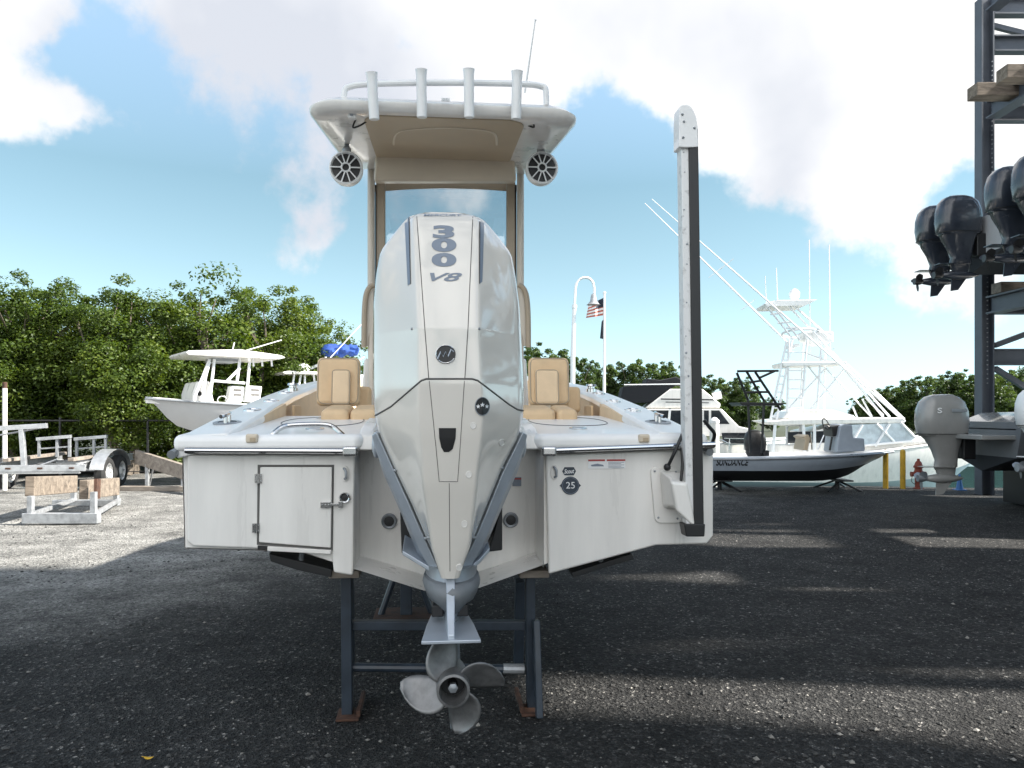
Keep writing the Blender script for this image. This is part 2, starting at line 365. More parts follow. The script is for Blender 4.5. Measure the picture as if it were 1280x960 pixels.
class MB:
    """collects shapes; 'into' = thing whose local frame world-space points are turned into"""
    def __init__(self, into=None):
        self.v, self.f = [], []
        self.X = world_matrix(into).inverted() if into is not None else None
    def add(self, vs, fs):
        n = len(self.v)
        self.v += [Vector(v) for v in vs]
        self.f += [tuple(i + n for i in f) for f in fs]
        return self
    def box(self, c, s, rot=None):
        c = Vector(c); hx, hy, hz = s[0] / 2, s[1] / 2, s[2] / 2
        vs = [Vector((x, y, z)) for x in (-hx, hx) for y in (-hy, hy) for z in (-hz, hz)]
        if rot is not None: vs = [rot @ v for v in vs]
        return self.add([v + c for v in vs], [(0, 1, 3, 2), (4, 6, 7, 5), (0, 4, 5, 1), (2, 3, 7, 6), (0, 2, 6, 4), (1, 5, 7, 3)])
    def bar(self, p, q, wd, hg, up=(0, 0, 1)):
        p, q, up = Vector(p), Vector(q), Vector(up)
        d = (q - p).normalized()
        if abs(d.dot(up)) > .98: up = Vector((0, 1, 0)) if abs(d.y) < .9 else Vector((1, 0, 0))
        s = d.cross(up).normalized(); u = s.cross(d)
        vs = [e + s * a * wd / 2 + u * b * hg / 2 for e in (p, q) for a, b in ((-1, -1), (1, -1), (1, 1), (-1, 1))]
        return self.add(vs, [(0, 3, 2, 1), (4, 5, 6, 7), (0, 1, 5, 4), (1, 2, 6, 5), (2, 3, 7, 6), (3, 0, 4, 7)])
    def ibeam(self, p, q, wd, hg, t=.025, up=(0, 0, 1)):
        p, q, up = Vector(p), Vector(q), Vector(up)
        d = (q - p).normalized()
        s = d.cross(up).normalized(); u = s.cross(d)
        self.bar(p + u * (hg / 2 - t / 2), q + u * (hg / 2 - t / 2), wd, t, u)
        self.bar(p - u * (hg / 2 - t / 2), q - u * (hg / 2 - t / 2), wd, t, u)
        self.bar(p, q, t, hg - 2 * t, u)
        return self
    def tube(self, pts, r, n=8, cap=True, closed=False):
        pts = [Vector(p) for p in pts]
        rr = r if isinstance(r, (list, tuple)) else [r] * len(pts)
        rings = []
        prev = None
        m = len(pts)
        for i, p in enumerate(pts):
            if closed: d = (pts[(i + 1) % m] - pts[i - 1]).normalized()
            else: d = (pts[min(i + 1, m - 1)] - pts[max(i - 1, 0)]).normalized()
            if prev is None:
                a = Vector((0, 0, 1)) if abs(d.z) < .9 else Vector((1, 0, 0))
                s = d.cross(a).normalized()
            else:
                s = (prev - d * prev.dot(d)).normalized()
            prev = s
            t_ = d.cross(s)
            rings.append([p + (s * math.cos(k * 2 * PI / n) + t_ * math.sin(k * 2 * PI / n)) * rr[i] for k in range(n)])
        return self.loft(rings, cap=cap and not closed, ringclosed=closed)
    def loft(self, rings, cap=True, closed=True, ringclosed=False):
        n = len(rings[0]); base = len(self.v)
        for r_ in rings: self.v += [Vector(p) for p in r_]
        m = len(rings)
        for i in range(m if ringclosed else m - 1):
            j = (i + 1) % m
            for k in range(n if closed else n - 1):
                k2 = (k + 1) % n
                self.f.append((base + i * n + k, base + i * n + k2, base + j * n + k2, base + j * n + k))
        if cap:
            self.f.append(tuple(base + k for k in reversed(range(n))))
            self.f.append(tuple(base + (m - 1) * n + k for k in range(n)))
        return self
    def lathe(self, prof, base, axis=(0, 0, 1), n=20, cap=True):
        base, ax = Vector(base), Vector(axis).normalized()
        a = Vector((0, 0, 1)) if abs(ax.z) < .9 else Vector((1, 0, 0))
        s = ax.cross(a).normalized(); t_ = ax.cross(s)
        return self.loft([[base + ax * h + (s * math.cos(k * 2 * PI / n) + t_ * math.sin(k * 2 * PI / n)) * max(r, 1e-4) for k in range(n)] for r, h in prof], cap=cap)
    def cyl(self, p, q, r, n=16):
        p, q = Vector(p), Vector(q)
        return self.lathe([(r, 0), (r, (q - p).length)], p, q - p, n)
    def prism(self, poly, vec):
        poly = [Vector(p) for p in poly]; vec = Vector(vec); n = len(poly)
        self.add(poly + [p + vec for p in poly], [tuple(range(n)), tuple(reversed(range(n, 2 * n)))] + [((i + 1) % n, i, n + i, n + (i + 1) % n) for i in range(n)])
        return self
    def ball(self, c, r, n=12, sq=(1, 1, 1)):
        c = Vector(c)
        rings = []
        for i in range(n // 2 + 1):
            a = -PI / 2 + PI * i / (n // 2)
            rings.append([c + Vector((math.cos(a) * math.cos(k * 2 * PI / n) * r * sq[0], math.cos(a) * math.sin(k * 2 * PI / n) * r * sq[1], math.sin(a) * r * sq[2])) for k in range(n)])
        return self.loft(rings, cap=False)
    def build(self, name, m, parent=None, bevel=0, smooth=True, seg=2, angle=35):
        me = bpy.data.meshes.new(name)
        vs = [self.X @ v for v in self.v] if self.X is not None else self.v
        me.from_pydata([tuple(v) for v in vs], [], self.f)
        bm = bmesh.new(); bm.from_mesh(me)
        bmesh.ops.remove_doubles(bm, verts=bm.verts, dist=1e-5)
        bmesh.ops.recalc_face_normals(bm, faces=bm.faces)
        bm.to_mesh(me); bm.free()
        if smooth:
            me.shade_smooth(); me.set_sharp_from_angle(angle=R(angle))
        me.materials.append(M[m] if isinstance(m, str) else m)
        o = bpy.data.objects.new(name, me)
        COL.objects.link(o)
        if parent is not None: o.parent = parent
        if bevel:
            bv = o.modifiers.new('bevel', 'BEVEL')
            bv.width = bevel; bv.segments = seg; bv.limit_method = 'ANGLE'; bv.angle_limit = R(38); bv.harden_normals = True
        return o

def children(o): return [c for c in bpy.data.objects if c.parent == o]
def copy_tree(o, parent=None, label=None, loc=None, rotz=None, scale=None):
    c = o.copy(); COL.objects.link(c)
    if parent is not None: c.parent = parent
    if label: c['label'] = label
    if loc is not None: c.location = loc
    if rotz is not None: c.rotation_euler.z = rotz
    if scale is not None: c.scale = scale
    for ch in children(o):
        copy_tree(ch, c)
    return c
def W(px, py, Y): return Vector(((px - 640) / F * Y, Y, CAM_H - (py - HOR) / F * Y))
def G(px, py):
    Y = CAM_H * F / (py - HOR); return Vector(((px - 640) / F * Y, Y, 0))
def chaikin(p, it=2, closed=True):
    for _ in range(it):
        q = []
        n = len(p)
        for i in range(n if closed else n - 1):
            a, b = p[i], p[(i + 1) % n]
            q += [a * .75 + b * .25, a * .25 + b * .75]
        if not closed: q = [p[0]] + q + [p[-1]]
        p = q
    return p
def spline(pts, n=8):
    pts = [Vector(p) for p in pts]; o = []
    for i in range(len(pts) - 1):
        p0, p1, p2, p3 = pts[max(i - 1, 0)], pts[i], pts[i + 1], pts[min(i + 2, len(pts) - 1)]
        for k in range(n):
            t = k / n
            o.append(.5 * ((2 * p1) + (p2 - p0) * t + (2 * p0 - 5 * p1 + 4 * p2 - p3) * t * t + (3 * p1 - p0 - 3 * p2 + p3) * t ** 3))
    o.append(pts[-1]); return o
def interp(x, xs, ys): return float(np.interp(x, xs, ys))

_txt = {}
def text2d(body, bold=0., shear=0.):
    """flat letter mesh normalised to the unit square"""
    key = (body, bold, shear)
    if key in _txt: return _txt[key]
    cu = bpy.data.curves.new('t', 'FONT'); cu.body = body; cu.offset = bold; cu.shear = shear; cu.resolution_u = 6
    o = bpy.data.objects.new('t', cu); COL.objects.link(o)
    dg = bpy.context.evaluated_depsgraph_get(); dg.update()
    me = bpy.data.meshes.new_from_object(o.evaluated_get(dg))
    vs = [v.co.copy() for v in me.vertices]; fs = [tuple(p.vertices) for p in me.polygons]
    bpy.data.objects.remove(o); bpy.data.curves.remove(cu); bpy.data.meshes.remove(me)
    x0, x1 = min(v.x for v in vs), max(v.x for v in vs); y0, y1 = min(v.y for v in vs), max(v.y for v in vs)
    vs = [((v.x - x0) / (x1 - x0), (v.y - y0) / (y1 - y0)) for v in vs]
    _txt[key] = (vs, fs); return _txt[key]
def text_plane(mb, body, c, right, up, wd, hg, bold=.0, shear=0.):
    vs, fs = text2d(body, bold, shear); c, right, up = Vector(c), Vector(right).normalized(), Vector(up).normalized()
    return mb.add([c + right * ((u - .5) * wd) + up * ((v - .5) * hg) for u, v in vs], fs)

# ================================================================== SETTING
def flat(name, poly, z, m, kind='structure'):
    me = bpy.data.meshes.new(name)
    me.from_pydata([(x, y, z) for x, y in poly], [], [tuple(range(len(poly)))])
    me.materials.append(M[m]); o = bpy.data.objects.new(name, me); COL.objects.link(o)
    return tag(o, kind=kind)
EDGE = 16.6
# yard with gently uneven surface, one sheet
def yard():
    mb = MB()
    rnd = random.Random(3)
    xs = [-120, -70, -40, -25, -18] + [x * .5 for x in range(-28, 29)] + [18, 25, 40, 70, 120]
    ys = [-60, -30, -12, -5] + [y * .4 for y in range(0, 42)] + [EDGE]
    from mathutils import noise
    def z(x, y):
        if y < 1 or abs(x) > 15: return 0
        k = min(1, (y - 1) / 6)
        e = noise.noise(Vector((x * .35, y * .5, 0))) * .035 * k
        if y > EDGE - 1.3 and x > -1: e += .05 * (1 - abs(y - EDGE + .5) / .8) * (.6 + .6 * noise.noise(Vector((x * 1.3, 0, 4))))
        return e
    n = len(xs)
    vs = [(x, y, z(x, y)) for y in ys for x in xs]
    fs = [(j * n + i, j * n + i + 1, (j + 1) * n + i + 1, (j + 1) * n + i) for j in range(len(ys) - 1) for i in range(n - 1)]
    mb.add(vs, fs)
    # the strip under the tree line, left of the canal
    b = len(mb.v)
    mb.add([(-120, EDGE, 0), (-18, EDGE, 0), (-1.5, EDGE, 0), (-1.5, 300, 0), (-120, 300, 0)], [(0, 1, 2, 3, 4)])
    o = mb.build('ground', 'gravel'); tag(o, kind='structure')
yard()
flat('canal_water', [(-1.5, EDGE - .1), (400, EDGE - .1), (400, 44.2), (-1.5, 44.2)], -.8, 'water')
flat('far_bank', [(-1.5, 44), (900, 44), (900, 900), (-1.5, 900)], -.05, 'scrub')
sw = MB().box((59, EDGE + .06, -.75), (121, .3, 1.42)).build('seawall', 'concrete'); tag(sw, 'low concrete seawall along the edge of the gravel yard', 'seawall')
# loose stones lying on the yard
def stones():
    rng = np.random.default_rng(5)
    V, Fc = [], []
    n = 7500
    ico = np.array([(1, 0, 0), (-1, 0, 0), (0, 1, 0), (0, -1, 0), (0, 0, 1), (0, 0, -1)], float)
    fc = [(0, 2, 4), (2, 1, 4), (1, 3, 4), (3, 0, 4), (2, 0, 5), (1, 2, 5), (3, 1, 5), (0, 3, 5)]
    for i in range(n):
        y = 2.6 + 9.5 * rng.random() ** 1.6
        x = (rng.random() * 2 - 1) * .72 * y
        s = .004 + .009 * rng.random() ** 4
        a = rng.random() * 6.28
        p = ico * (s * (1 + rng.random(3) * .7)) * (1 + .3 * rng.random((6, 1)))
        c, s_ = math.cos(a), math.sin(a)
        p = np.c_[p[:, 0] * c - p[:, 1] * s_, p[:, 0] * s_ + p[:, 1] * c, p[:, 2] * .6 + .004]
        b = len(V)
        V += [tuple(q) for q in (p + (x, y, 0))]
        Fc += [tuple(k + b for k in f) for f in fc]
    me = bpy.data.meshes.new('loose_stones'); me.from_pydata(V, [], Fc)
    m = M['pebble']
    t = m.node_tree; g = N(t, 'ShaderNodeNewGeometry'); rp = N(t, 'ShaderNodeValToRGB')
    e = rp.color_ramp.elements; e[0].color = (.025, .025, .025, 1); e[0].position = .2; e[1].color = (.27, .255, .23, 1); e[1].position = 1
    k = e.new(.88); k.color = (.07, .069, .065, 1)
    t.links.new(g.outputs['Random Per Island'], rp.inputs[0]); t.links.new(rp.outputs[0], t.nodes['Principled BSDF'].inputs['Base Color'])
    me.materials.append(m)
    o = bpy.data.objects.new('loose_stones', me); COL.objects.link(o); tag(o, 'loose grey and pale stones strewn over the gravel yard', 'stones', kind='stuff')
stones()

# ------------------------------------------------------------------ trees
flat('leaf_litter', [(-60, 19.6), (-1.6, 20.6), (-1.6, 120), (-60, 120)], .05, 'scrub')
def crown_mesh(name, seed, rx, ry, h0, h1, clumps, leaves, size, m, sparse=0.):
    rng = np.random.default_rng(seed)
    cz, rz = (h0 + h1) / 2, (h1 - h0) / 2
    C = []
    while len(C) < clumps:
        p = rng.normal(size=3); p /= np.linalg.norm(p)
        r = rng.random() ** .38
        q = p * r
        lump = .8 + .28 * math.sin(3.1 * p[0] + seed) * math.cos(2.7 * p[1] + 1.3 * seed) + .18 * math.sin(5.3 * p[2] + 2 * p[0] * 3 + seed)
        q = q * lump
        taper = 1 - .35 * max(0, q[2]) ** 2
        C.append((q[0] * rx * taper, q[1] * ry * taper, cz + q[2] * rz, .24 + .3 * rng.random()))
    # wispy shoots poking out of the top
    for i in range(int(clumps * .16)):
        a = rng.random() * 6.28; rr = rng.random() ** .5
        C.append((math.cos(a) * rr * rx * .8, math.sin(a) * rr * ry * .8, h1 - rz * .35 * rr + rng.random() * .5 * rz * .5, .14 + .1 * rng.random()))
    P, Nn, Sz = [], [], []
    for (x, y, z, r) in C:
        n = int(leaves * (r / .36) ** 1.5)
        d = rng.normal(size=(n, 3)); d /= np.linalg.norm(d, axis=1)[:, None]
        rad = r * rng.random(n)[:, None] ** .5
        P.append(np.array((x, y, z)) + d * rad * np.array((1.25, 1.25, .85)))
        nn_ = d * .7 + np.array((0, 0, .55)) + rng.normal(size=(n, 3)) * .55
        Nn.append(nn_ / np.linalg.norm(nn_, axis=1)[:, None])
        Sz.append(size * (.6 + .8 * rng.random(n)))
    P, Nn, Sz = np.concatenate(P), np.concatenate(Nn), np.concatenate(Sz)
    n = len(P)
    a = rng.normal(size=(n, 3)); u = np.cross(Nn, a); u /= np.linalg.norm(u, axis=1)[:, None]; v = np.cross(Nn, u)
    Lh, Wh = (Sz * .5)[:, None], (Sz * .27)[:, None]
    V = np.stack([P - u * Lh, P + v * Wh + Nn * Wh * .3, P + u * Lh, P - v * Wh + Nn * Wh * .3], 1).reshape(-1, 3)
    keep = V[:, 2] > .02
    V[~keep, 2] = .02
    me = bpy.data.meshes.new(name)
    me.vertices.add(4 * n); me.vertices.foreach_set('co', V.ravel())
    me.loops.add(4 * n); me.loops.foreach_set('vertex_index', np.arange(4 * n, dtype=np.int32))
    me.polygons.add(n); me.polygons.foreach_set('loop_start', np.arange(0, 4 * n, 4, dtype=np.int32))
    me.polygons.foreach_set('loop_total', np.full(n, 4, dtype=np.int32))
    me.update(); me.validate()
    me.materials.append(M[m])
    return me, C
def trunk_mesh(name, seed, C, h1):
    rnd = random.Random(seed); mb = MB()
    top = Vector((rnd.uniform(-.2, .2), rnd.uniform(-.2, .2), h1 * .55))
    stems = [Vector((0, 0, 0))] + [Vector((rnd.uniform(-.35, .35), rnd.uniform(-.3, .3), 0)) for _ in range(2)]
    tips = []
    for s in stems:
        t = top + Vector((rnd.uniform(-.6, .6), rnd.uniform(-.5, .5), rnd.uniform(-.3, .4)))
        mid = (s + t) / 2 + Vector((rnd.uniform(-.2, .2), rnd.uniform(-.2, .2), 0))
        mb.tube(spline([s, mid, t], 4), [.11 - .055 * k / 8 for k in range(9)], 7); tips += [mid, t]
    for c in rnd.sample(C, min(34, len(C))):
        e = Vector(c[:3]); st = min(tips, key=lambda q: (q - e).length)
        mid = (st + e) / 2 + Vector((rnd.uniform(-.15, .15), rnd.uniform(-.15, .15), -.1))
        mb.tube(spline([st, mid, e], 3), [.045 - .034 * k / 6 for k in range(7)], 5)
    o = mb.build(name, 'bark'); me = o.data; bpy.data.objects.remove(o); return me
TREES = []
for i, (rx, ry, h0, h1, cl, lv, sz, m) in enumerate([
        (1.75, 1.6, .1, 5.0, 150, 380, .078, 'leaf'), (1.6, 1.5, .05, 4.6, 140, 380, .075, 'leaf'),
        (1.9, 1.6, .2, 5.2, 150, 370, .078, 'leaf'), (1.5, 1.3, .8, 5.0, 62, 120, .105, 'leaf'),
        (2.6, 2.2, .0, 4.8, 150, 190, .16, 'leafdark'), (2.4, 2.2, .0, 5.2, 140, 190, .16, 'leafdark')]):
    me, C = crown_mesh('crown', 11 + i, rx, ry, h0, h1, cl, lv, sz, m)
    TREES.append((me, trunk_mesh('trunk', 50 + i, C, h1)))
def tree(kind, px, Y, top, rot, label, group, sx=1., z=0.):
    """crown top lands on photo row 'top'"""
    h = [5.0, 4.6, 5.2, 5.0, 4.8, 5.2][kind]
    X = (px - 640) / F * Y
    s = (CAM_H + (HOR - top) / F * Y - z) / (h * .97)
    t = thing('mangrove_tree', label, 'tree', (X, Y, z), rot, group)
    t.scale = (s * sx, s * sx, s)
    cm, tm = TREES[kind]
    for nme, me in (('crown', cm), ('trunk', tm)):
        o = bpy.data.objects.new(nme, me); COL.objects.link(o); o.parent = t
    return t
g1 = 'mangrove trees lining the left of the yard'
LT = [(0, -70, 20.5, 355, 'broad mangrove tree cut off by the left photo edge behind the white post'),
      (1, 20, 20.5, 352, 'tall mangrove tree directly above the trailer wheel at far left'),
      (2, 95, 21.2, 345, 'tallest dense mangrove tree with pale shoots above the aluminium trailer'),
      (0, 160, 20.0, 357, 'rounded mangrove tree standing behind the trailer fender'),
      (1, 222, 21.5, 364, 'mangrove tree rising behind the bow of the white centre console'),
      (3, 278, 21.5, 350, 'sparse twiggy tree with bare tips behind the white hardtop'),
      (2, 335, 23.0, 352, 'mangrove tree behind the thin radio aerial of the white hardtop'),
      (1, 388, 24.0, 386, 'lower mangrove tree left of the blue canvas bundle'),
      (3, 428, 27.5, 408, 'small mangrove tree just behind the blue canvas bundle'),
      (2, 470, 30.0, 440, 'mangrove tree half hidden behind the tan seat and console'),
      ]
LT += [(1, 60, 24.5, 372, 'mangrove tree in the second row, showing between the two tallest crowns at left'),
       (2, 190, 25, 372, 'mangrove tree in the second row, left of the sparse twiggy tree'),
       (0, -10, 24.5, 372, 'mangrove tree in the second row at the left photo edge'),
       (1, 300, 26.5, 385, 'mangrove tree in the second row behind the sparse twiggy tree'),
       (0, 400, 29.5, 425, 'mangrove tree in the second row behind the radar dome')]
for i, (k, px, Y, top, lb) in enumerate(LT):
    tree(k, px, Y, top + 20, i * 1.9 + .4, lb, g1, 1.16)
g2 = 'mangrove trees on the far bank'
FT = [(4, 668, 58, 440, 'distant tree showing just right of the outboard cowl top', g2), (5, 722, 56, 455, 'distant tree behind the foot of the curved lamp post', g2),
      (4, 757, 60, 462, 'distant tree behind the foot of the flag pole', g2), (5, 792, 58, 458, 'distant tree with a domed crown between flag pole and black canvas', g2),
      (4, 832, 57, 460, 'distant tree just left of the upright anchor pole', g2), (5, 884, 56, 476, 'distant tree just right of the upright anchor pole', g2),
      (4, 925, 57, 478, 'distant tree behind the black boat tower', g2), (5, 700, 70, 452, 'distant tree between the tan seat and the lamp post', g2),
      (5, 1075, 62, 500, 'low dark tree behind the white bridge roof', g2), (4, 1110, 52, 488, 'dark tree right of the white tuna tower legs', g2),
      (5, 1150, 50, 478, 'dark tree rising above the grey outboard cowl', g2), (4, 1195, 52, 470, 'dark tree just left of the steel column', g2),
      (5, 1245, 50, 472, 'dark tree just right of the steel column', g2), (4, 1295, 52, 462, 'dark tree at the right photo edge behind the rack braces', g2),
      (4, 860, 64, 474, 'distant tree hidden partly by the black edge of the anchor pole', g2), (5, 905, 66, 484, 'distant tree between the anchor pole and the black tower', g2),
      (5, 1093, 56, 496, 'low dark tree at the right foot of the tuna tower stays', g2), (4, 1130, 58, 486, 'dark tree directly left of the grey outboard cowl', g2),
      (5, 1172, 56, 480, 'dark tree in the second row between grey outboard and column', g2), (4, 1222, 58, 474, 'dark tree hidden behind the steel column', g2),
      (5, 1272, 57, 470, 'dark tree in the second row seen through the rack braces', g2), (4, 690, 64, 458, 'distant tree just right of the second tan seat', g2),
      (4, 965, 66, 500, 'low distant tree behind the tuna tower ladder', g2)]
for i, (px, Y) in enumerate(((515, 44), (560, 50), (602, 46), (640, 54), (480, 52))):
    FT.append((4 + i % 2, px, Y, 462, 'distant mangrove tree hidden behind the big white boat', 'mangrove trees hidden behind the big white boat'))
for i, (k, px, Y, top, lb, gp) in enumerate(FT):
    tree(k, px, Y, top, i * 2.3, lb, gp, 1.0 if px < 1000 else 1.05)

# ================================================================== MAIN BOAT (local frame: x right, y towards the bow, z up)
YAW = R(5.6)
BO = Vector(((562 - 640) / F * 3.92, 3.92, 0))
boat = thing('bay_boat', 'large white bay boat seen from astern with one big cream outboard, on blue stands', 'boat', BO, YAW)
_f = Vector((-math.sin(YAW), math.cos(YAW), 0)); _r = Vector((math.cos(YAW), math.sin(YAW), 0))
CAMP = Vector((0, 0, CAM_H))
def toL(P): d = P - BO; return Vector((d.dot(_r), d.dot(_f), P.z))
CL = toL(CAMP)
def rayL(px, py):
    d = Vector(((px - 640) / F, 1, -(py - HOR) / F)); return Vector((d.dot(_r), d.dot(_f), d.z))
def LP(px, py, fwd):
    d = rayL(px, py); t = (fwd - CL.y) / d.y; return CL + d * t
def B(name, mb, m, parent=boat, **k): return mb.build(name, m, parent, **k)

def rounded(pts, k=.14):
    o_ = []
    for i, p in enumerate(pts):
        q, r_ = pts[i - 1], pts[(i + 1) % len(pts)]; l_ = k * min((p - q).length, (r_ - p).length)
        a, b_ = p + (q - p).normalized() * l_, p + (r_ - p).normalized() * l_
        o_ += [a * (1 - t) ** 2 + p * 2 * t * (1 - t) + b_ * t * t for t in (0, .25, .5, .75, 1)]
    return o_
# ---- hull shell
ST = [(0.03, 1.325, 1.43, 1.315, .955, .76, .93, .675), (1.5, 1.36, 1.57, 1.28, .985, .74, .95, .72), (3, 1.33, 1.72, 1.16, 1.03, .66, .97, .80),
      (4.5, 1.15, 1.87, .9, 1.13, .45, 1.05, .9), (6, .74, 2.02, .5, 1.35, .22, 1.25, 1.1), (7.2, .08, 2.14, .05, 2.0, .03, 1.95, 1.75)]
mb = MB()
rings = []
for s in ST:
    y, b, zr, bc, zc, bi, zi, zk = s
    half = [(b, zr), (b + .0, zr - .12), ((b + bc) / 2, (zr + zc) / 2), (bc, zc), (bi, zi), (bi * .5, (zi + zk) / 2), (0, zk)]
    rings.append([Vector((x, y, z)) for x, z in half] + [Vector((-x, y, z)) for x, z in reversed(half[:-1])])
mb.loft(rings, cap=False, closed=False)
# closing faces of the stern behind the two sponson panels
for sg in (1, -1):
    mb.add([(sg * x, .03, z) for x, z in ((.49, 1.44), (1.32, 1.43), (1.31, .96), (.76, .935), (.49, .84))], [(0, 1, 2, 3, 4)])
# motor well: side walls and the set-back transom
for sg in (1, -1):
    mb.add([(sg * .485, .0, 1.46), (sg * .485, .36, 1.46), (sg * .485, .36, .80), (sg * .485, .0, .83)], [(0, 1, 2, 3)])
mb.add([(-.485, .36, 1.46), (.485, .36, 1.46), (.485, .36, .815), (.25, .36, .755), (0, .36, .69), (-.25, .36, .755), (-.485, .36, .815)], [tuple(range(7))])
B('hull', mb, 'gel', angle=28)
# ---- two flat stern panels
def panel(name, px, m='gel', fwd=-.0, th=.035, bevel=.012):
    return B(name, MB().prism([LP(x, y, fwd) for x, y in px], (0, th, 0)), m, bevel=bevel, seg=3)
pl = panel('stern_panel', [(233.5, 568), (444, 568), (441, 720), (417, 716), (414, 690), (318, 686), (241, 683), (233.5, 677)])
pr = panel('stern_panel', [(682, 568), (892, 561), (892, 670), (884, 680), (820, 682), (686, 718)])
# flange where the hull side turns aft beyond the right panel
# ---- hatch door on the left panel
B('hatch_gasket', MB().prism([LP(x, y, -.003) for x, y in ((322, 581), (417.5, 581), (416, 688), (321, 681))], (0, .01, 0)), 'seam', pl)
door = B('hatch_door', MB().prism([LP(x, y, -.016) for x, y in ((325, 584), (415, 584), (413.5, 685), (323.5, 678))], (0, .016, 0)), 'gel', bevel=.005)
for hx, hy in ((323, 598), (320, 660)):
    m_ = MB(); c = LP(hx, hy, -.02)
    m_.box(c, (.034, .006, .045)); m_.cyl(c + Vector((0, -.006, -.024)), c + Vector((0, -.006, .024)), .007, 10)
    for dx in (-.012, .012):
        for dz in (-.014, .014): m_.ball(c + Vector((dx, -.004, dz)), .004, 6)
    B('hinge', m_, 'chrome', door)
m_ = MB(); c = LP(407, 631, -.024)
m_.box(c, (.05, .012, .03)); m_.box(c + Vector((.04, .002, 0)), (.05, .01, .012)); m_.box(c + Vector((.072, .008, 0)), (.02, .02, .032))
for dx in (-.016, 0, .016): m_.ball(c + Vector((dx, -.006, .0)), .0045, 6)
B('latch', m_, 'chrome', door, bevel=.002)
B('hatch_ledge', MB().prism([LP(x, y, -.024) for x, y in ((334, 683), (414, 688), (413.5, 693), (334, 689))], (0, .03, 0)), 'geldull', pl, bevel=.004)
B('hatch_slot', MB().prism([LP(x, y, -.008) for x, y in ((322, 682), (413, 687), (413, 690), (322, 687))], (0, .012, 0)), 'black', pl)
# tie-down hooks and drain
for (hx, hy) in ((431, 592), (693, 590)):
    c = LP(hx, hy, -.004); pts = [c + Vector((math.cos(a) * .019, -.002, .028 * math.sin(a) + (.012 if math.sin(a) > 0 else -.012))) for a in np.linspace(0, 2 * PI, 24, endpoint=False)]
    k = B('hook_recess', MB().prism(pts, (0, .01, 0)), 'geldull', pl if hx < 500 else pr, bevel=.002)
    B('tow_hook', MB().tube([c + Vector((.0, -.006, -.026)), c + Vector((.008, -.018, -.02)), c + Vector((.008, -.02, .01)), c + Vector((0, -.014, .024)), c + Vector((-.004, -.004, .026))], .0065, 8), 'castdark', k)
def port(px, py, fwd, r, ring='chrome', parent=boat, nm='drain_fitting'):
    c = LP(px, py, fwd)
    k = B(nm, MB().lathe([(r * .62, -.002), (r * .66, .012), (r * .86, .016), (r, .009), (r * 1.02, 0)], c, (0, -1, 0), 24, cap=False), ring, parent)
    B('drain_bore', MB().lathe([(r * .66, .006), (r * .0, .007)], c, (0, -1, 0), 20, cap=False), 'black', k)
port(431, 622, -.003, .028, parent=pl)
port(486.5, 651.5, .355, .043, 'castdark'); port(638.5, 650, .355, .043, 'castdark')
# ---- badges and the warning label on the right panel
def disc(c, r, n=28): return [c + Vector((math.cos(a) * r, 0, math.sin(a) * r)) for a in np.linspace(0, 2 * PI, n, endpoint=False)]
c = LP(713, 607, -.004)
k = B('model_badge', MB().prism(disc(c, .047), (0, .006, 0)), 'navy', pr)
m_ = MB()
for sx in (-1, 1):
    m_.prism([c + Vector((sx * .04, .001, .016)), c + Vector((sx * .056, .001, 0)), c + Vector((sx * .04, .001, -.016))], (0, .005, 0))
B('badge_ear', m_, 'navy', k)
m_ = MB(); text_plane(m_, '25', c + Vector((0, -.0015, .002)), (1, 0, 0), (0, 0, 1), .046, .034, .0); B('badge_number', m_, 'decalwhite', k)
m_ = MB(); m_.tube(disc(c + Vector((0, -.001, 0)), .0415, 32), .0011, 5, closed=True); B('badge_ring', m_, 'decalblue', k)
c = LP(711.5, 589, -.004)
k = B('maker_badge', MB().prism([c + Vector(q) for q in ((-.036, 0, 0), (-.024, 0, .021), (.024, 0, .021), (.036, 0, 0), (.024, 0, -.021), (-.024, 0, -.021))], (0, .006, 0)), 'navy', pr)
m_ = MB(); text_plane(m_, 'Scout', c + Vector((0, -.0015, .0)), (1, 0, .05), (0, 0, 1), .052, .023, .02, .25); B('badge_script', m_, 'decalwhite', k)
c = LP(758.5, 580, -.004)
k = B('warning_label', MB().prism([c + Vector(q) for q in ((-.098, 0, .022), (.098, 0, .022), (.098, 0, -.024), (-.098, 0, -.024))], (0, .005, 0)), 'decalwhite', pr)
m_ = MB()
m_.prism([c + Vector(q) for q in ((-.098, -.001, .024), (-.01, -.001, .024), (-.01, -.001, .015), (-.098, -.001, .015))], (0, .003, 0)); m_.prism([c + Vector(q) for q in ((.0, -.001, .024), (.098, -.001, .024), (.098, -.001, .015), (.0, -.001, .015))], (0, .003, 0))
B('label_header', m_, 'red', k)
m_ = MB()
m_.prism([c + Vector(q) for q in ((-.085, -.001, -.004), (-.05, -.001, .002), (-.02, -.001, -.004), (-.015, -.001, -.012), (-.08, -.001, -.012))], (0, .002, 0))
for i in range(5): m_.box(c + Vector((.05 - (.008 if i % 2 else 0), -.0012, .009 - i * .007)), (.085 - (.016 if i % 2 else 0), .001, .0022))
B('label_print', m_, 'decalblue', k)
# small capacity sticker in the motor well
c = LP(646, 602, .352); k = B('well_sticker', MB().box(c, (.05, .004, .05)), 'decalblue'); B('sticker_stripe', MB().box(c + Vector((0, -.003, .016)), (.05, .003, .008)), 'red', k)
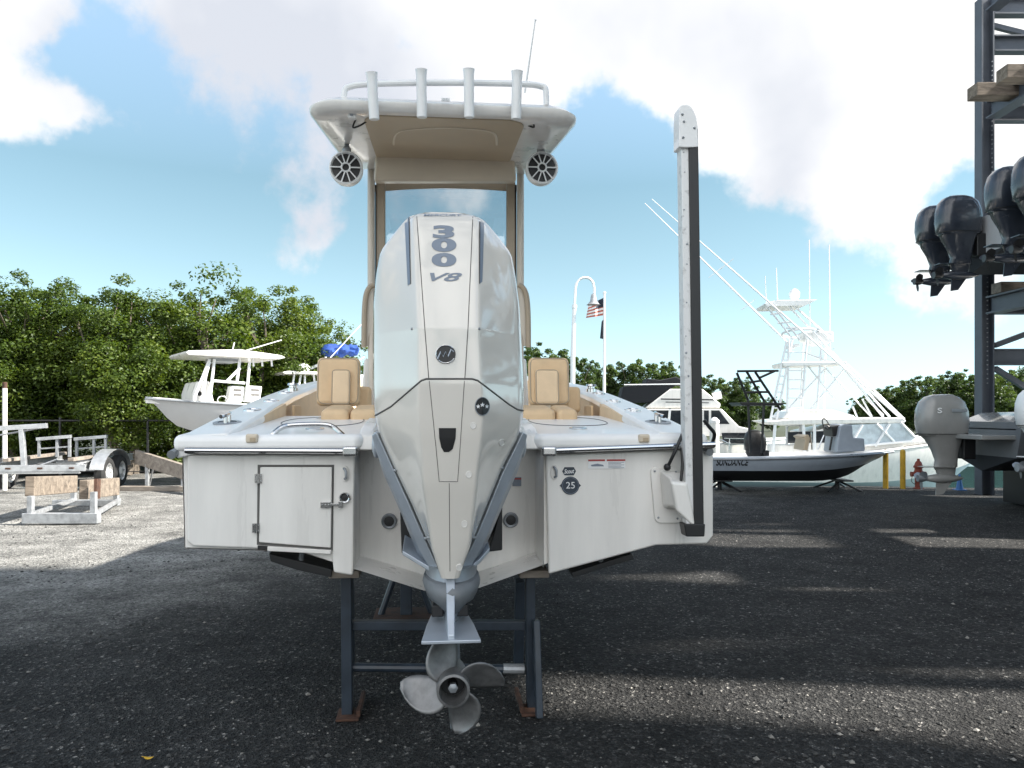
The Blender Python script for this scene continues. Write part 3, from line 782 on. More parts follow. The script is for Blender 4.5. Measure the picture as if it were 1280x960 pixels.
# ---- deck cap
def zd(y): return 1.522 + .058 * y
ol = [(-1.355, -.03), (-.45, -.03), (-.42, .03), (-.40, .5), (.40, .5), (.42, .03), (.45, -.03), (1.355, -.03), (1.37, .8), (1.36, 1.5), (-1.36, 1.5), (-1.37, .8)]
mb = MB().prism([(x, y, zd(y)) for x, y in ol], (0, 0, -.085))
B('deck', mb, 'deckwhite', bevel=.035, seg=4)
# raised coamings beside the motor, curving down towards the stern
for sg in (-1, 1):
    pr_ = [Vector((sg * .385, y, z)) for y, z in ((-.01, 1.45), (.01, 1.515), (.08, 1.548), (.25, 1.575), (.55, 1.60), (.62, 1.55), (.62, 1.45), (-.01, 1.44))]
    B('well_coaming', MB().prism(pr_, (sg * .07, 0, 0)), 'gel', bevel=.02, seg=3)
# gunwales
def zg(y): return 1.519 + .128 * y - .004 * y * y
for sg in (-1, 1):
    mb = MB(); ins = MB()
    sec = []
    for y in (-.01, .12, .4, .8, 1.2, 2.0, 3.0, 4.2, 5.4, 6.6):
        bo = interp(y, [s[0] for s in ST], [s[1] for s in ST]) + .015; bi_ = bo - interp(y, [0, .8, 2.2, 7], [.26, .26, .22, .2])
        if y > 6: bi_ = max(.02, bo - .25)
        z = zg(y)
        sec.append([Vector((sg * bo, y, z - .115)), Vector((sg * (bo + .004), y, z - .03)), Vector((sg * (bo - .03), y, z)), Vector((sg * (bi_ + .02), y, z + .012)), Vector((sg * bi_, y, z - .01)), Vector((sg * bi_, y, z - .05))])
    mb.loft(sec); B('gunwale', mb, 'deckwhite', bevel=.008)
    s2 = []
    for y in (1.0, 2.0, 3.0, 4.2, 5.4, 6.6):
        bo = interp(y, [s[0] for s in ST], [s[1] for s in ST]); bi_ = max(.03, bo - .2)
        s2.append([Vector((sg * bi_, y, zg(y) - .03)), Vector((sg * (bi_ + .02), y, 1.05 + .06 * y)), Vector((sg * (bi_ + .05), y, 1.05 + .06 * y)), Vector((sg * (bi_ + .04), y, zg(y) - .03))])
    ins.loft(s2); li = B('cockpit_liner', ins, 'cushionpad')
    # coaming bolster strip between deck and gunwale and a small locker face
    B('coaming_bolster', MB().prism([(sg * 1.10, .75, zd(.75) + .0), (sg * 1.10, 1.5, zd(1.5) + .0), (sg * 1.10, 1.5, zg(1.5) - .01), (sg * 1.10, .75, zg(.75) - .01)], (sg * .03, 0, 0)), 'cushionpad', li)
    B('locker_face', MB().box((sg * 1.09, 1.85, zg(1.85) - .14), (.02, .28, .16)), 'cushion', li, bevel=.008)
B('cockpit_floor', MB().prism([(-1.1, 1.5, 1.18), (1.1, 1.5, 1.18), (.7, 6, 1.4), (-.7, 6, 1.4)], (0, 0, -.04)), 'deckwhite')
B('cockpit_bulkhead', MB().prism([(-1.14, 1.47, 1.1), (1.14, 1.47, 1.1), (1.14, 1.47, zd(1.47) - .02), (-1.14, 1.47, zd(1.47) - .02)], (0, .05, 0)), 'cream')
# deck lid seams, latches, cleats, rod sockets, cups
for sg in (-1, 1):
    q = [(sg * .52, .52), (sg * 1.0, .52), (sg * 1.0, 1.3), (sg * .52, 1.3)]
    pts = chaikin([Vector((x, y, zd(y) + .0015)) for x, y in q], 3)
    m_ = MB().tube(pts, .0022, 5, closed=True); B('lid_seam', m_, 'seam')
    for (x, y) in ((.72, .3), (.8, 1.2)):
        c = Vector((sg * x, y, zd(y) + .002))
        k = B('flush_latch', MB().lathe([(.05, 0), (.05, .005), (.03, .007), (.028, .002)], c, (0, -.088, 1), 20), 'chrome')
        B('latch_tab', MB().box(c + Vector((0, 0, .006)), (.05, .018, .006)), 'castdark', k)
    for (x, y) in ((1.2, .38),):
        c = Vector((sg * x, y, zg(y) + .012))
        m_ = MB().tube(spline([c + Vector((sg * .01, -.09, .03)), c + Vector((0, -.045, .036)), c + Vector((0, .045, .046)), c + Vector((sg * .01, .09, .05))], 4), .011, 8)
        for dy in (-.035, .035): m_.cyl(c + Vector((0, dy, -.01)), c + Vector((0, dy, .04)), .011, 8)
        k = B('cleat', m_, 'chrome'); B('cleat_cup', MB().lathe([(.075, 0), (.075, .006), (.05, .008), (.05, .003)], c + Vector((0, 0, -.006)), (0, -.14, 1), 20), 'castdark', k)
    for y in (.95, 1.5, 2.15):
        c = Vector((sg * (1.2 if y < 2 else 1.23), y, zg(y) + .008))
        B('rod_socket', MB().lathe([(.055, -.004), (.053, .006), (.034, .010), (.03, .004), (.028, -.02)], c, (0, -.13, 1), 18, cap=False), 'chrome')
    c = Vector((sg * 1.2, 2.3, zg(2.3)))
    B('pop_up_cleat', MB().lathe([(.04, 0), (.04, .03), (.03, .035), (.03, .05), (.045, .055), (.04, .07)], c, (0, 0, 1), 16), 'chrome')
    # stern fairlead notch
    c = LP(315 if sg < 0 else 805, 548, -.03)
    k = B('notch_plate', MB().box(c + Vector((0, .004, .0)), (.06, .03, .045)), 'cream', bevel=.01); B('notch_slot', MB().box(c + Vector((.006, -.011, -.006)), (.026, .012, .02)), 'tan', k)
# ---- stainless rub rail with its end caps
for a, b_, e in (((232, 563.5), (446, 564.5), (438, 564)), ((678, 564), (893, 556), (686, 564))):
    p, q = LP(*a, -.055), LP(*b_, -.055)
    B('rub_rail', MB().bar(p + Vector((0, .012, 0)), q + Vector((0, .014, -.004)), .05, .03), 'seam', bevel=.008)
    k = B('rail_insert', MB().tube([p + Vector((0, -.006, .002)), q + Vector((0, -.006, .002))], .0145, 10), 'chrome')
    c = LP(*e, -.06); B('rail_cap', MB().box(c, (.075, .055, .05)), 'chrome', k, bevel=.012)
for sg in (-1, 1):
    pts = [Vector((sg * (s[1] + .02), s[0], s[2] + .01)) for s in ST[:-1]]
    B('rub_rail', MB().tube([Vector((sg * 1.352, -.05, 1.425))] + pts, .022, 8), 'castdark')
# ---- grab rail on the left deck
g_ = [LP(338, 546, .02), LP(343, 541, .03), LP(352, 534.5, .06), LP(366, 531.5, .08), LP(400, 530.5, .08), LP(415, 533, .08), LP(424, 540, .05), LP(430, 545.5, .02)]
k = B('grab_rail', MB().tube(spline(g_, 5), .0135, 10), 'chrome')
# ---- jump seats
def cushion(c, s, tilt=0., m='cushion', nm='seat_cushion', parent=boat, bev=.05):
    return B(nm, MB().box(c, s, Matrix.Rotation(tilt, 3, 'X')), m, parent, bevel=bev, seg=4)
for (x0, x1, px0, px1) in ((397, 450, 415, 438), (660, 712, 669, 698)):
    a, b_ = LP(x0, 447, 1.75), LP(x1, 508, 1.7); c = (a + b_) / 2
    bk = cushion(c, (b_.x - a.x, .09, a.z - b_.z), R(-8), nm='seat_back', bev=.04)
    a2, b2 = LP(px0, 462, 1.66), LP(px1, 506, 1.66); cushion((a2 + b2) / 2 + Vector((0, -.01, 0)), (b2.x - a2.x, .05, a2.z - b2.z), R(-8), 'cushionpad', 'back_pad', bk, .022)
    cpt = (a2 + b2) / 2 + Vector((0, -.01, 0)); hw_, hh_ = (b2.x - a2.x) / 2 - .004, (a2.z - b2.z) / 2 - .004; rt_ = Matrix.Rotation(R(-8), 3, 'X')
    B('piping', MB().tube(rounded([cpt + rt_ @ Vector((sx * hw_, -.018, sz * hh_)) for sx, sz in ((-1, -1), (1, -1), (1, 1), (-1, 1))], .2), .004, 6, closed=True), 'tanframe', bk)
    hw_, hh_ = (b_.x - a.x) / 2 - .012, (a.z - b_.z) / 2 - .012
    B('piping', MB().tube(rounded([c + rt_ @ Vector((sx * hw_, -.036, sz * hh_)) for sx, sz in ((-1, -1), (1, -1), (1, 1), (-1, 1))], .2), .0045, 6, closed=True), 'tanframe', bk)
    d = LP((px0 + px1) / 2, 511, 1.64); B('back_hinge', MB().box(d, (.06, .02, .06)), 'cream', bk, bevel=.006)
for (x0, x1, xm) in ((401, 472, 437), (646, 722, 695)):
    for u, v in ((x0, xm - .5), (xm + .5, x1)):
        a, b_ = LP(u, 509, 1.12), LP(v, 533, 1.12); c = (a + b_) / 2 + Vector((0, .17, .012))
        cushion(c, (b_.x - a.x, .40, .11), R(5), nm='seat_cushion', bev=.04)
# side bolsters next to the backs
for px in (455, 716):
    a = LP(px, 500, 1.95); cushion(a, (.11, .10, .2), R(-5), nm='side_bolster', bev=.03)
# ---- console, helm seat, windscreen and hardtop legs (about 2.2 m ahead of the transom)
cns = B('console', MB().prism([(-.56, 2.9, 1.1), (.54, 2.9, 1.1), (.54, 2.9, 2.02), (-.56, 2.9, 2.02)], (0, .9, 0)), 'gel', bevel=.05, seg=3)
hs = B('helm_seat', MB().box((0, 2.35, 1.8), (.95, .35, .5)), 'cushion', bevel=.06, seg=3); B('seat_base', MB().box((0, 2.4, 1.36), (.85, .5, .44)), 'gel', hs, bevel=.03)
def lz(px, py, y): return LP(px, py, y)
for sg, (po, pi_, lo_) in ((-1, (464, 476, 458.5)), (1, (650.5, 638.5, 657))):
    # outer tube, inner flat post
    t_ = B('hardtop_leg', MB().tube(spline([lz(po, 205, 2.45), lz(po, 330, 2.45), lz(po - sg * 0.5, 450, 2.3), lz(po - sg * 1, 520, 2.2)], 4), .030, 12), 'lightframe')
    ip = B('inner_leg', MB().bar(lz(pi_, 200, 2.5), lz(pi_, 500, 2.5), .075, .05, (0, 1, 0)), 'tanframe', bevel=.01)
    B('leg_shadow_gap', MB().bar(lz(pi_ - sg * -6.2, 232, 2.49), lz(pi_ - sg * -6.2, 500, 2.49), .008, .05, (0, 1, 0)), 'black', ip)
    B('leg_brace', MB().tube([lz(po - sg * 14, 196, 2.55), lz(po - sg * 13, 232, 2.5)], .018, 8), 'lightframe', t_)
    # bent grab handle beside the leg
    hp = [lz(lo_ + sg * -9, 356, 2.3), lz(lo_ + sg * -4, 359, 2.3), lz(lo_, 366, 2.3), lz(lo_ + sg * 2.2, 378, 2.3), lz(lo_ + sg * 3.3, 400, 2.3), lz(lo_ + sg * 3.6, 434, 2.3)]
    B('side_handle', MB().tube(spline(hp, 4), .022, 10), 'tanframe')
    B('side_shield', MB().prism([lz(lo_ + sg * -8, 362, 2.32), lz(lo_ - sg * 1, 368, 2.32), lz(lo_ + sg * 1.6, 400, 2.32), lz(lo_ + sg * 2, 432, 2.32), lz(lo_ - sg * 8, 434, 2.32)], (0, .02, 0)), 'lightframe')
# windscreen: frame with a curved head, clear pane, console sides
wf = MB()
wf.loft([[lz(px, y0, 2.56) , lz(px, y1, 2.56), lz(px, y1, 2.6), lz(px, y0, 2.6)] for px, y0, y1 in ((468, 231, 240), (500, 227, 237.5), (530, 225, 236), (556, 224.5, 235.5), (583, 225, 236), (612, 227, 237.5), (646, 231, 240))])
fr = B('windscreen_frame', wf, 'tanframe', bevel=.004)
B('windscreen', MB().prism([lz(478, 236, 2.58), lz(636, 236, 2.58), lz(640, 452, 2.58), lz(474, 452, 2.58)], (0, .008, 0)), 'glass', fr, smooth=False)
B('windscreen_sill', MB().prism([lz(455, 448, 2.5), lz(658, 448, 2.5), lz(662, 520, 2.5), lz(450, 520, 2.5)], (0, .5, 0)), 'gel', fr, bevel=.02)
# ---- hardtop
def top_ring(yi, yo_a, xa, xf, y1, z0, zs, cr=.22):
    pts = []
    ya, yf = yo_a, y1
    q = [(-xf, yf), (xf, yf), (xa, ya), (-xa, ya)]
    # rounded corners
    o_ = []
    n = len(q)
    for i in range(n):
        p0, p1, p2 = Vector(q[i - 1]), Vector(q[i]), Vector(q[(i + 1) % n])
        a = p1 + (p0 - p1).normalized() * cr; b_ = p1 + (p2 - p1).normalized() * cr
        for t in np.linspace(0, 1, 8): o_.append(a * (1 - t) ** 2 + p1 * 2 * t * (1 - t) + b_ * t * t)
    res = []
    for p in o_:
        # aft edge bows slightly outward, crown across the beam
        y = p.y - (.07 * (1 - (p.x / xa) ** 2) if p.y < ya + .1 else 0)
        res.append(Vector((p.x, y, z0 + zs * (p.y - 0.88))))
    return res
def crown(ring, k=.05): return [Vector((p.x, p.y, p.z - k * (p.x / .85) ** 2)) for p in ring]
YA, YF = .92, 2.45
SL = .065
hx = LP(556.5, 130, .9).x
def sh(ring): return [p + Vector((hx, 0, 0)) for p in ring]
zt = 3.635
r0 = sh(crown(top_ring(0, YA + .16, .74, .66, YF - .15, zt, SL, .15)))
r1 = sh(crown(top_ring(0, YA + .04, .84, .74, YF - .04, zt - .012, SL, .17)))
r2 = sh(crown(top_ring(0, YA, .872, .77, YF, zt - .04, SL, .18)))
r2b = sh(crown(top_ring(0, YA + .003, .868, .766, YF, zt - .068, SL, .18)))
r3 = sh(crown(top_ring(0, YA + .03, .83, .73, YF - .04, zt - .095, SL, .17), .055))
r4 = sh(crown(top_ring(0, YA + .075, .535, .525, YF - .4, zt - .125, SL, .12), .02))
r5 = sh(crown(top_ring(0, YA + .09, .52, .51, YF - .42, zt - .115, SL, .11), .02))
ht = B('hardtop', MB().loft([r0, r1, r2, r2b, r3, r4]), 'gel', angle=50)
# lift the recessed tan underside panel out as its own part
B('underside_panel', MB().loft([[p + Vector((0, 0, -.018)) for p in r5], [p + Vector((0, 0, .0)) for p in r5]]), 'tan', ht, bevel=.006)
def on_panel(px, py):
    y = 1.4
    for _ in range(30):
        p = LP(px, py, y); zp_ = zt - .134 + SL * (y - .88); y += max(-.1, min(.1, (p.z - zp_) * -.8)) * -1 if False else 0
        d = rayL(px, py); t = (zp_ - CL.z) / d.z; y = .5 * y + .5 * (CL.y + d.y * t)
    q = LP(px, py, y); q.z = zt - .136 + SL * (q.y - .88); return q
zz = spline([on_panel(x, y) for x, y in ((492, 180), (494, 168), (504, 162), (530, 159.5), (556, 158.5), (582, 159.5), (608, 162), (619, 168), (621, 180))], 4)
B('panel_bead', MB().tube(zz, .010, 6), 'cream', ht)
# electronics box hanging at the front of the top
eb = [lz(470, 186, 1.95), lz(642, 186, 1.95), lz(646, 226, 2.0), lz(467, 226, 2.0)]
B('electronics_box', MB().prism(eb, (0, .12, .01)), 'cream', ht, bevel=.02, seg=3)
B('maker_plate', MB().box(LP(557, 124.5, .846), (.055, .008, .022)), 'decalwhite', ht, bevel=.003)
m_ = MB(); text_plane(m_, '(25)', LP(557, 124.5, .841), (1, 0, 0), (0, 0, 1), .036, .015, .02); B('plate_mark', m_, 'castdark', ht)
# pipe rail and four rod holders
rl = [(430, 126, .95), (431, 113, .95), (437, 108.5, .95), (455, 105.5, .93), (500, 104, .9), (556, 103.5, .88), (612, 104, .9), (660, 105.5, .93), (676, 108, .95), (682, 112, .95), (683, 132, .95)]
B('roof_rail', MB().tube(spline([LP(*q) for q in rl], 5), .019, 10), 'whitepaint', ht)
for xt, yt, xb, yb in ((464.5, 91, 468, 150), (526.5, 87, 527.5, 147.5), (586, 86.5, 586.5, 147.5), (646.5, 89, 645, 149.5)):
    p, q = LP(xb, yb, .82), LP(xt, yt, .78); d = q - p
    k = B('rod_holder', MB().lathe([(.026, 0), (.0315, .004), (.0315, d.length * .82), (.034, d.length * .95), (.037, d.length), (.029, d.length), (.028, d.length * .8)], p, d, 18), 'whitepaint', ht)
    B('holder_clamp', MB().box(p + d * .42 + Vector((0, .05, 0)), (.05, .07, .05)), 'whitepaint', k, bevel=.01)
# work lamps, speakers
for sg, (lx, sx_) in ((-1, (440, 433)), (1, (669, 677))):
    c = LP(lx, 145, 1.0)
    k = B('spot_lamp', MB().box(c, (.05, .05, .04)), 'whitepaint', ht, bevel=.008); B('lamp_lens', MB().lathe([(.012, 0), (.011, .004)], c + Vector((0, -.026, 0)), (0, -1, 0), 12), 'castdark', k)
    B('lamp_wire', MB().tube(spline([c + Vector((.02 * -sg, .03, -.01)), c + Vector((.0, .06, -.05)), c + Vector((-sg * .05, .09, -.02)), c + Vector((-sg * .1, .12, .03))], 5), .006, 6), 'black', k)
    c = LP(sx_, 211, 1.62)
    pod = B('speaker', MB().lathe([(.085, -.14), (.112, -.06), (.118, 0), (.118, .03), (.108, .036), (.10, .02)], c, (0, -1, 0), 28, cap=False), 'whitepaint')
    B('speaker_cone', MB().lathe([(.10, .018), (.06, .0), (.02, .0)], c, (0, -1, 0), 24), 'black', pod)
    gr = MB()
    for a in range(6):
        an = a * PI / 3
        e = Vector((math.cos(an), 0, math.sin(an))); s_ = Vector((-math.sin(an), 0, math.cos(an)))
        for w_ in (-.016, .016) if a % 3 else (0,):
            gr.bar(c + Vector((0, -.036, 0)) + e * .026 + s_ * w_ * .6, c + Vector((0, -.034, 0)) + e * .106 + s_ * w_ * 1.6, .009, .008)
    gr.tube(disc(c + Vector((0, -.036, 0)), .03, 20), .007, 6, closed=True)
    B('speaker_grille', gr, 'whitepaint', pod)
    B('speaker_mount', MB().tube([c + Vector((0, .02, .1)), c + Vector((0, .02, .19))], .018, 10).ball(c + Vector((0, .02, .14)), .032, 10), 'castdark', pod)
B('radio_aerial', MB().tube([LP(656, 116, 1.3), LP(669, 26, 1.1)], [.008, .004], 6).ball(LP(669.3, 25, 1.1), .008, 8), 'whitepaint', ht)

# ---- trim tabs under the stern
for pts in (((336, 692), (415, 712), (414, 722), (372, 713), (338, 702)), ((714, 716), (790, 692), (793, 699), (752, 711), (716, 722))):
    k = B('trim_tab', MB().prism([LP(x, y, .1) for x, y in pts], (0, .28, .02)), 'black', bevel=.004)
    c = (LP(*pts[0], .12) + LP(*pts[1], .12)) / 2; B('tab_ram', MB().tube([c + Vector((0, .0, -.01)), c + Vector((0, .1, .09))], .014, 8), 'castdark', k)

# ---- shallow-water anchor pole on the right corner
PF = -.16
def ap(px, py, f_=PF): return LP(px, py, f_)
anch = B('anchor_pole', MB().prism([ap(851, 150), ap(862, 150), ap(877, 668), ap(858, 668)], (0, .07, 0)), 'alurough', bevel=.004)
B('pole_spike', MB().prism([ap(861, 160, PF - .012), ap(873, 160, PF - .012), ap(880.5, 668, PF - .012), ap(868, 668, PF - .012)], (0, .06, 0)), 'black', anch, bevel=.006)
cap_ = chaikin([ap(849, 184, PF - .02), ap(848.6, 182, PF - .02), ap(848.8, 136, PF - .02), ap(851, 131, PF - .02), ap(861, 130.5, PF - .02), ap(866, 136, PF - .02), ap(872, 150, PF - .02), ap(873, 182, PF - .02), ap(872.5, 184, PF - .02)], 1)
B('pole_cap', MB().prism(cap_, (0, .09, 0)), 'whitepaint', anch, bevel=.012, seg=3)
B('pole_foot', MB().prism([ap(855, 655, PF - .016), ap(882, 655, PF - .016), ap(881, 671, PF - .016), ap(858, 671, PF - .016)], (0, .085, 0)), 'black', anch, bevel=.006)
m_ = MB()
rnd = random.Random(4)
for q in ((853, 143), (855, 152), (854, 172), (868, 160)): m_.ball(ap(*q, PF - .021), .007, 8)
for py in (190, 215, 262, 305, 330, 378, 420, 441, 470, 505):
    px = 853.5 + (py - 150) * .012 + rnd.uniform(0, 4); m_.ball(ap(px, py, PF - .002), rnd.uniform(.003, .0065), 6)
B('pole_rivet', m_, 'castdark', anch)
mp_ = rounded([ap(813, 583, -.014), ap(850, 585, -.014), ap(853, 654, -.014), ap(819, 654, -.014)], .25)
mplate = B('anchor_mount', MB().prism(mp_, (0, .016, 0)), 'gel', bevel=.004)
m_ = MB()
for q in ((818.5, 589), (845, 590), (823, 647), (847, 648)): m_.ball(ap(*q, -.016), .006, 8)
B('mount_bolt', m_, 'castdark', mplate)
arm = MB(); arm.loft([[ap(x, y, f_) for x, y in q] for f_, q in ((-.01, ((824, 589), (852, 592), (856, 640), (828, 636))), (-.06, ((827, 588), (855, 592), (860, 640), (832, 632))), (-.11, ((836, 597), (857, 600), (866, 652), (842, 634))), (-.17, ((838, 602), (860, 604), (872, 664), (846, 640))))])
B('mount_arm', arm, 'gel', mplate, bevel=.016, seg=3)
for a in (((858, 530, -.05), (852, 545, -.1), (842, 568, -.1), (834, 585, -.07)),):
    k = B('hydraulic_hose', MB().tube(spline([LP(*q) for q in a], 6), .009, 8).ball(LP(834, 584, -.07), .02, 10), 'black', mplate)
B('hydraulic_hose', MB().tube(spline([LP(854, 640, -.13), LP(851, 610, -.14), LP(853, 580, -.13), LP(852, 560, -.1)], 5), .008, 8), 'black', mplate)
B('hydraulic_hose', MB().tube(spline([LP(880, 525, -.0), LP(886, 533, .0), LP(893, 542, .02), LP(891, 552, .1)], 5), .010, 8), 'black')

# ================================================================== MAIN OUTBOARD (part of the boat)
def zc_(py, Y=3.22): return CAM_H - (py - HOR) / F * Y
YS = -.62                                     # local plane of the silhouette
rows = [(267, 517, 594), (268.5, 512, 600), (271, 508, 605), (276, 503.5, 610), (283, 497.5, 616.5), (292, 490, 624), (301, 483, 631), (309, 477.5, 637), (316, 474.5, 640), (340, 470, 644.5), (380, 466.5, 649.5), (430, 466, 652), (480, 466, 654.5),
        (505, 467, 655), (522, 468.5, 654), (547, 475, 648.5), (588, 493, 628), (630, 513, 611), (674, 532, 593), (700, 543, 581), (717, 550, 574)]
rear = [(267, -.70), (270, -.725), (276, -.745), (290, -.775), (307, -.80), (340, -.845), (380, -.892), (418, -.938), (430, -.938), (480, -.945), (540, -.93), (600, -.90), (674, -.84), (717, -.80)]
front = [(267, -.50), (276, -.42), (290, -.36), (307, -.30), (340, -.24), (430, -.20), (522, -.20), (600, -.35), (674, -.52), (717, -.58)]
def half(py):
    ys = [r_[0] for r_ in rows]; return interp(py, ys, [r_[1] for r_ in rows]), interp(py, ys, [r_[2] for r_ in rows])
def cowl_ring(py):
    l, r_ = half(py)
    a, b_ = LP(l, py, YS), LP(r_, py, YS)
    z = zc_(py); k = 1.0
    x0, x1 = a.x, b_.x; c = (x0 + x1) / 2; w_ = (x1 - x0) / 2
    yr = interp(py, [q[0] for q in rear], [q[1] for q in rear]); yf = interp(py, [q[0] for q in front], [q[1] for q in front])
    cw = interp(py, [267, 430, 517, 600, 717], [.135, .118, .125, .10, .055]); cw = min(cw, w_ * .72)
    pw = interp(py, [267, 430, 540, 717], [.104, .075, .06, .02]); pw = min(pw, cw * .8)
    ym = YS
    P = [(0, yr - .004), (pw, yr - .002), (cw - .010, yr + .001), (cw, yr + .004), (cw + .010, yr + .016), (cw + (w_ - cw) * .5, yr + (ym - yr) * .47), (w_ * .985, ym - .05), (w_, ym + .03), (w_ * .98, ym + (yf - ym) * .6), (w_ * .8, yf - .03), (w_ * .5, yf), (0, yf)]
    pts = [Vector((c + x, y, z)) for x, y in P] + [Vector((c - x, y, z)) for x, y in reversed(P[1:-1])]
    return chaikin(pts, 2)
def ring_rows(a, b_, n): return [a + (b_ - a) * i / n for i in range(n + 1)]
pys = [267.0, 267.6, 268.5, 270, 272.5, 276, 281] + ring_rows(288, 412, 18) + [415, 416.5, 418, 419.5, 421] + ring_rows(427, 700, 40) + [706, 712, 717]
rings = [cowl_ring(p) for p in pys]
# close the dome
c0 = sum(rings[0], Vector()) / len(rings[0])
rings = [[c0 + (p - c0) * s_ + Vector((0, 0, z_)) for p in rings[0]] for s_, z_ in ((.3, .016), (.7, .011), (.9, .005))] + rings
cow = MB().loft(rings)
motor = B('outboard_motor', cow, 'cowl', angle=60)
bvh = BVHTree.FromPolygons(cow.v, [tuple(f) for f in cow.f])
def onto(px, py, off=.0015):
    d = rayL(px, py).normalized(); h = bvh.ray_cast(CL, d)
    if h[0] is None:
        h = bvh.find_nearest(LP(px, py, YS)); 
    n = h[1]
    if n.dot(d) > 0: n = -n
    return h[0] + n * off
def seam(name, pts, r=.0022, m='seam', n=14):
    P = []
    for (a, b_) in zip(pts[:-1], pts[1:]):
        for k in range(n): P.append(onto(a[0] + (b_[0] - a[0]) * k / n, a[1] + (b_[1] - a[1]) * k / n, .0002))
    P.append(onto(*pts[-1], .0002))
    return B(name, MB().tube(P, r, 6), m, motor)
seam('cowl_seam', [(468, 520), (478, 514.5), (489, 508), (527, 475.5), (533, 473.5), (590, 473.5), (597, 475.5), (637, 506), (647, 512), (655, 513.5)], .0038)
seam('panel_line', [(521, 271), (526, 340), (531, 410), (536, 474)], .0017); seam('panel_line', [(591, 271), (588, 340), (585, 410), (581, 474)], .0017)
seam('panel_line', [(536.5, 476), (545, 560), (549, 602), (572, 602), (575, 560), (580.5, 476)], .0014); seam('panel_line', [(561.5, 604), (562, 660), (562.5, 714)], .0014)
def patch(name, poly, m, parent=motor, off=.002, n=5, **k):
    """quad laid on the cowl as a fine grid: corners in order tl, tr, br, bl"""
    tl, tr, br, bl = [Vector(p) for p in poly]; nx, ny = n, 16
    V = []; Q = []
    for j in range(ny + 1):
        for i in range(nx + 1):
            u, v = i / nx, j / ny; p = (tl * (1 - u) + tr * u) * (1 - v) + (bl * (1 - u) + br * u) * v
            V.append(onto(p.x, p.y, off))
    for j in range(ny):
        for i in range(nx): a = j * (nx + 1) + i; Q.append((a, a + 1, a + nx + 2, a + nx + 1))
    return B(name, MB().add(V, Q), m, parent, **k)
patch('air_intake', [(506, 274), (511, 272), (513.2, 355), (510, 357)], 'decalblue'); patch('air_intake', [(600, 272), (605, 274), (602.6, 352), (599.4, 355)], 'decalblue')
patch('intake_gap', [(511, 272), (512.2, 272), (514, 355), (513.2, 355)], 'black', off=.0024); patch('intake_gap', [(598.8, 272), (600, 272), (599.4, 355), (598.6, 355)], 'black', off=.0024)
def cowl_text(name, body, cx, cy, w_, h_, m, bold=0., shear=0., off=.0022, slant=0.):
    vs, fs = text2d(body, bold, shear)
    bm = bmesh.new(); vv = [bm.verts.new((u, v, 0)) for u, v in vs]
    for f in fs:
        try: bm.faces.new([vv[i] for i in f])
        except ValueError: pass
    bmesh.ops.triangulate(bm, faces=bm.faces)
    mb_ = MB(); bm.verts.ensure_lookup_table(); bm.verts.index_update()
    mb_.add([onto(cx + (v.co.x - .5) * w_, cy - (v.co.y - .5) * h_, off) for v in bm.verts], [tuple(v.index for v in f.verts) for f in bm.faces]); bm.free()
    return B(name, mb_, m, motor, smooth=False)
cowl_text('power_digit', '3', 554.5, 290, 27, 16, 'decalblue', .045); cowl_text('power_digit', '0', 555, 306.5, 31, 17, 'decalblue', .055); cowl_text('power_digit', '0', 555, 325, 31, 17, 'decalblue', .055)
cowl_text('engine_mark', 'V8', 557.5, 346.5, 40, 10.5, 'decalblue', .02, .35); cowl_text('maker_lettering', 'MERCURY', 553.5, 269.6, 48, 2.6, 'decalblue', .01, .2, off=.003)
def cowl_disc(name, cx, cy, rx, ry, m, off=.003, n=28, parent=motor):
    c = onto(cx, cy, off); return B(name, MB().add([c] + [onto(cx + math.cos(a) * rx, cy + math.sin(a) * ry, off) for a in np.linspace(0, 2 * PI, n, endpoint=False)], [(0, i + 1, (i + 1) % n + 1) for i in range(n)]), m, parent, smooth=False)
em = cowl_disc('round_emblem', 557, 443, 12.5, 11.5, 'black')
B('emblem_ring', MB().tube([onto(557 + math.cos(a) * 12, 443 + math.sin(a) * 11, .004) for a in np.linspace(.5, 2 * PI - .4, 30)], .0024, 6), 'chrome', em)
B('emblem_stroke', MB().tube([onto(x, y, .0045) for x, y in ((547, 449), (551, 440), (554, 446), (557, 440), (560, 446), (564, 437), (567, 440))], .0035, 6), 'silver', em)
em = cowl_disc('star_badge', 602.5, 508, 8.8, 11.5, 'black')
m_ = MB()
for sx_, sy_ in ((597.5, 508), (602.5, 506), (607.5, 508)):
    pts = []
    for k in range(10):
        rr = 2.9 if k % 2 == 0 else 1.2; a = -PI / 2 + k * PI / 5; pts.append(onto(sx_ + math.cos(a) * rr, sy_ + math.sin(a) * rr * 1.1, .0042))
    cc = onto(sx_, sy_, .0042); m_.add([cc] + pts, [(0, i + 1, (i + 1) % 10 + 1) for i in range(10)])
B('badge_star', m_, 'decalwhite', em, smooth=False)
B('badge_ring', MB().tube([onto(602.5 + math.cos(a) * 8.6, 508 + math.sin(a) * 11.2, .003) for a in np.linspace(0, 2 * PI, 30, endpoint=False)], .0018, 6, closed=True), 'castdark', em)
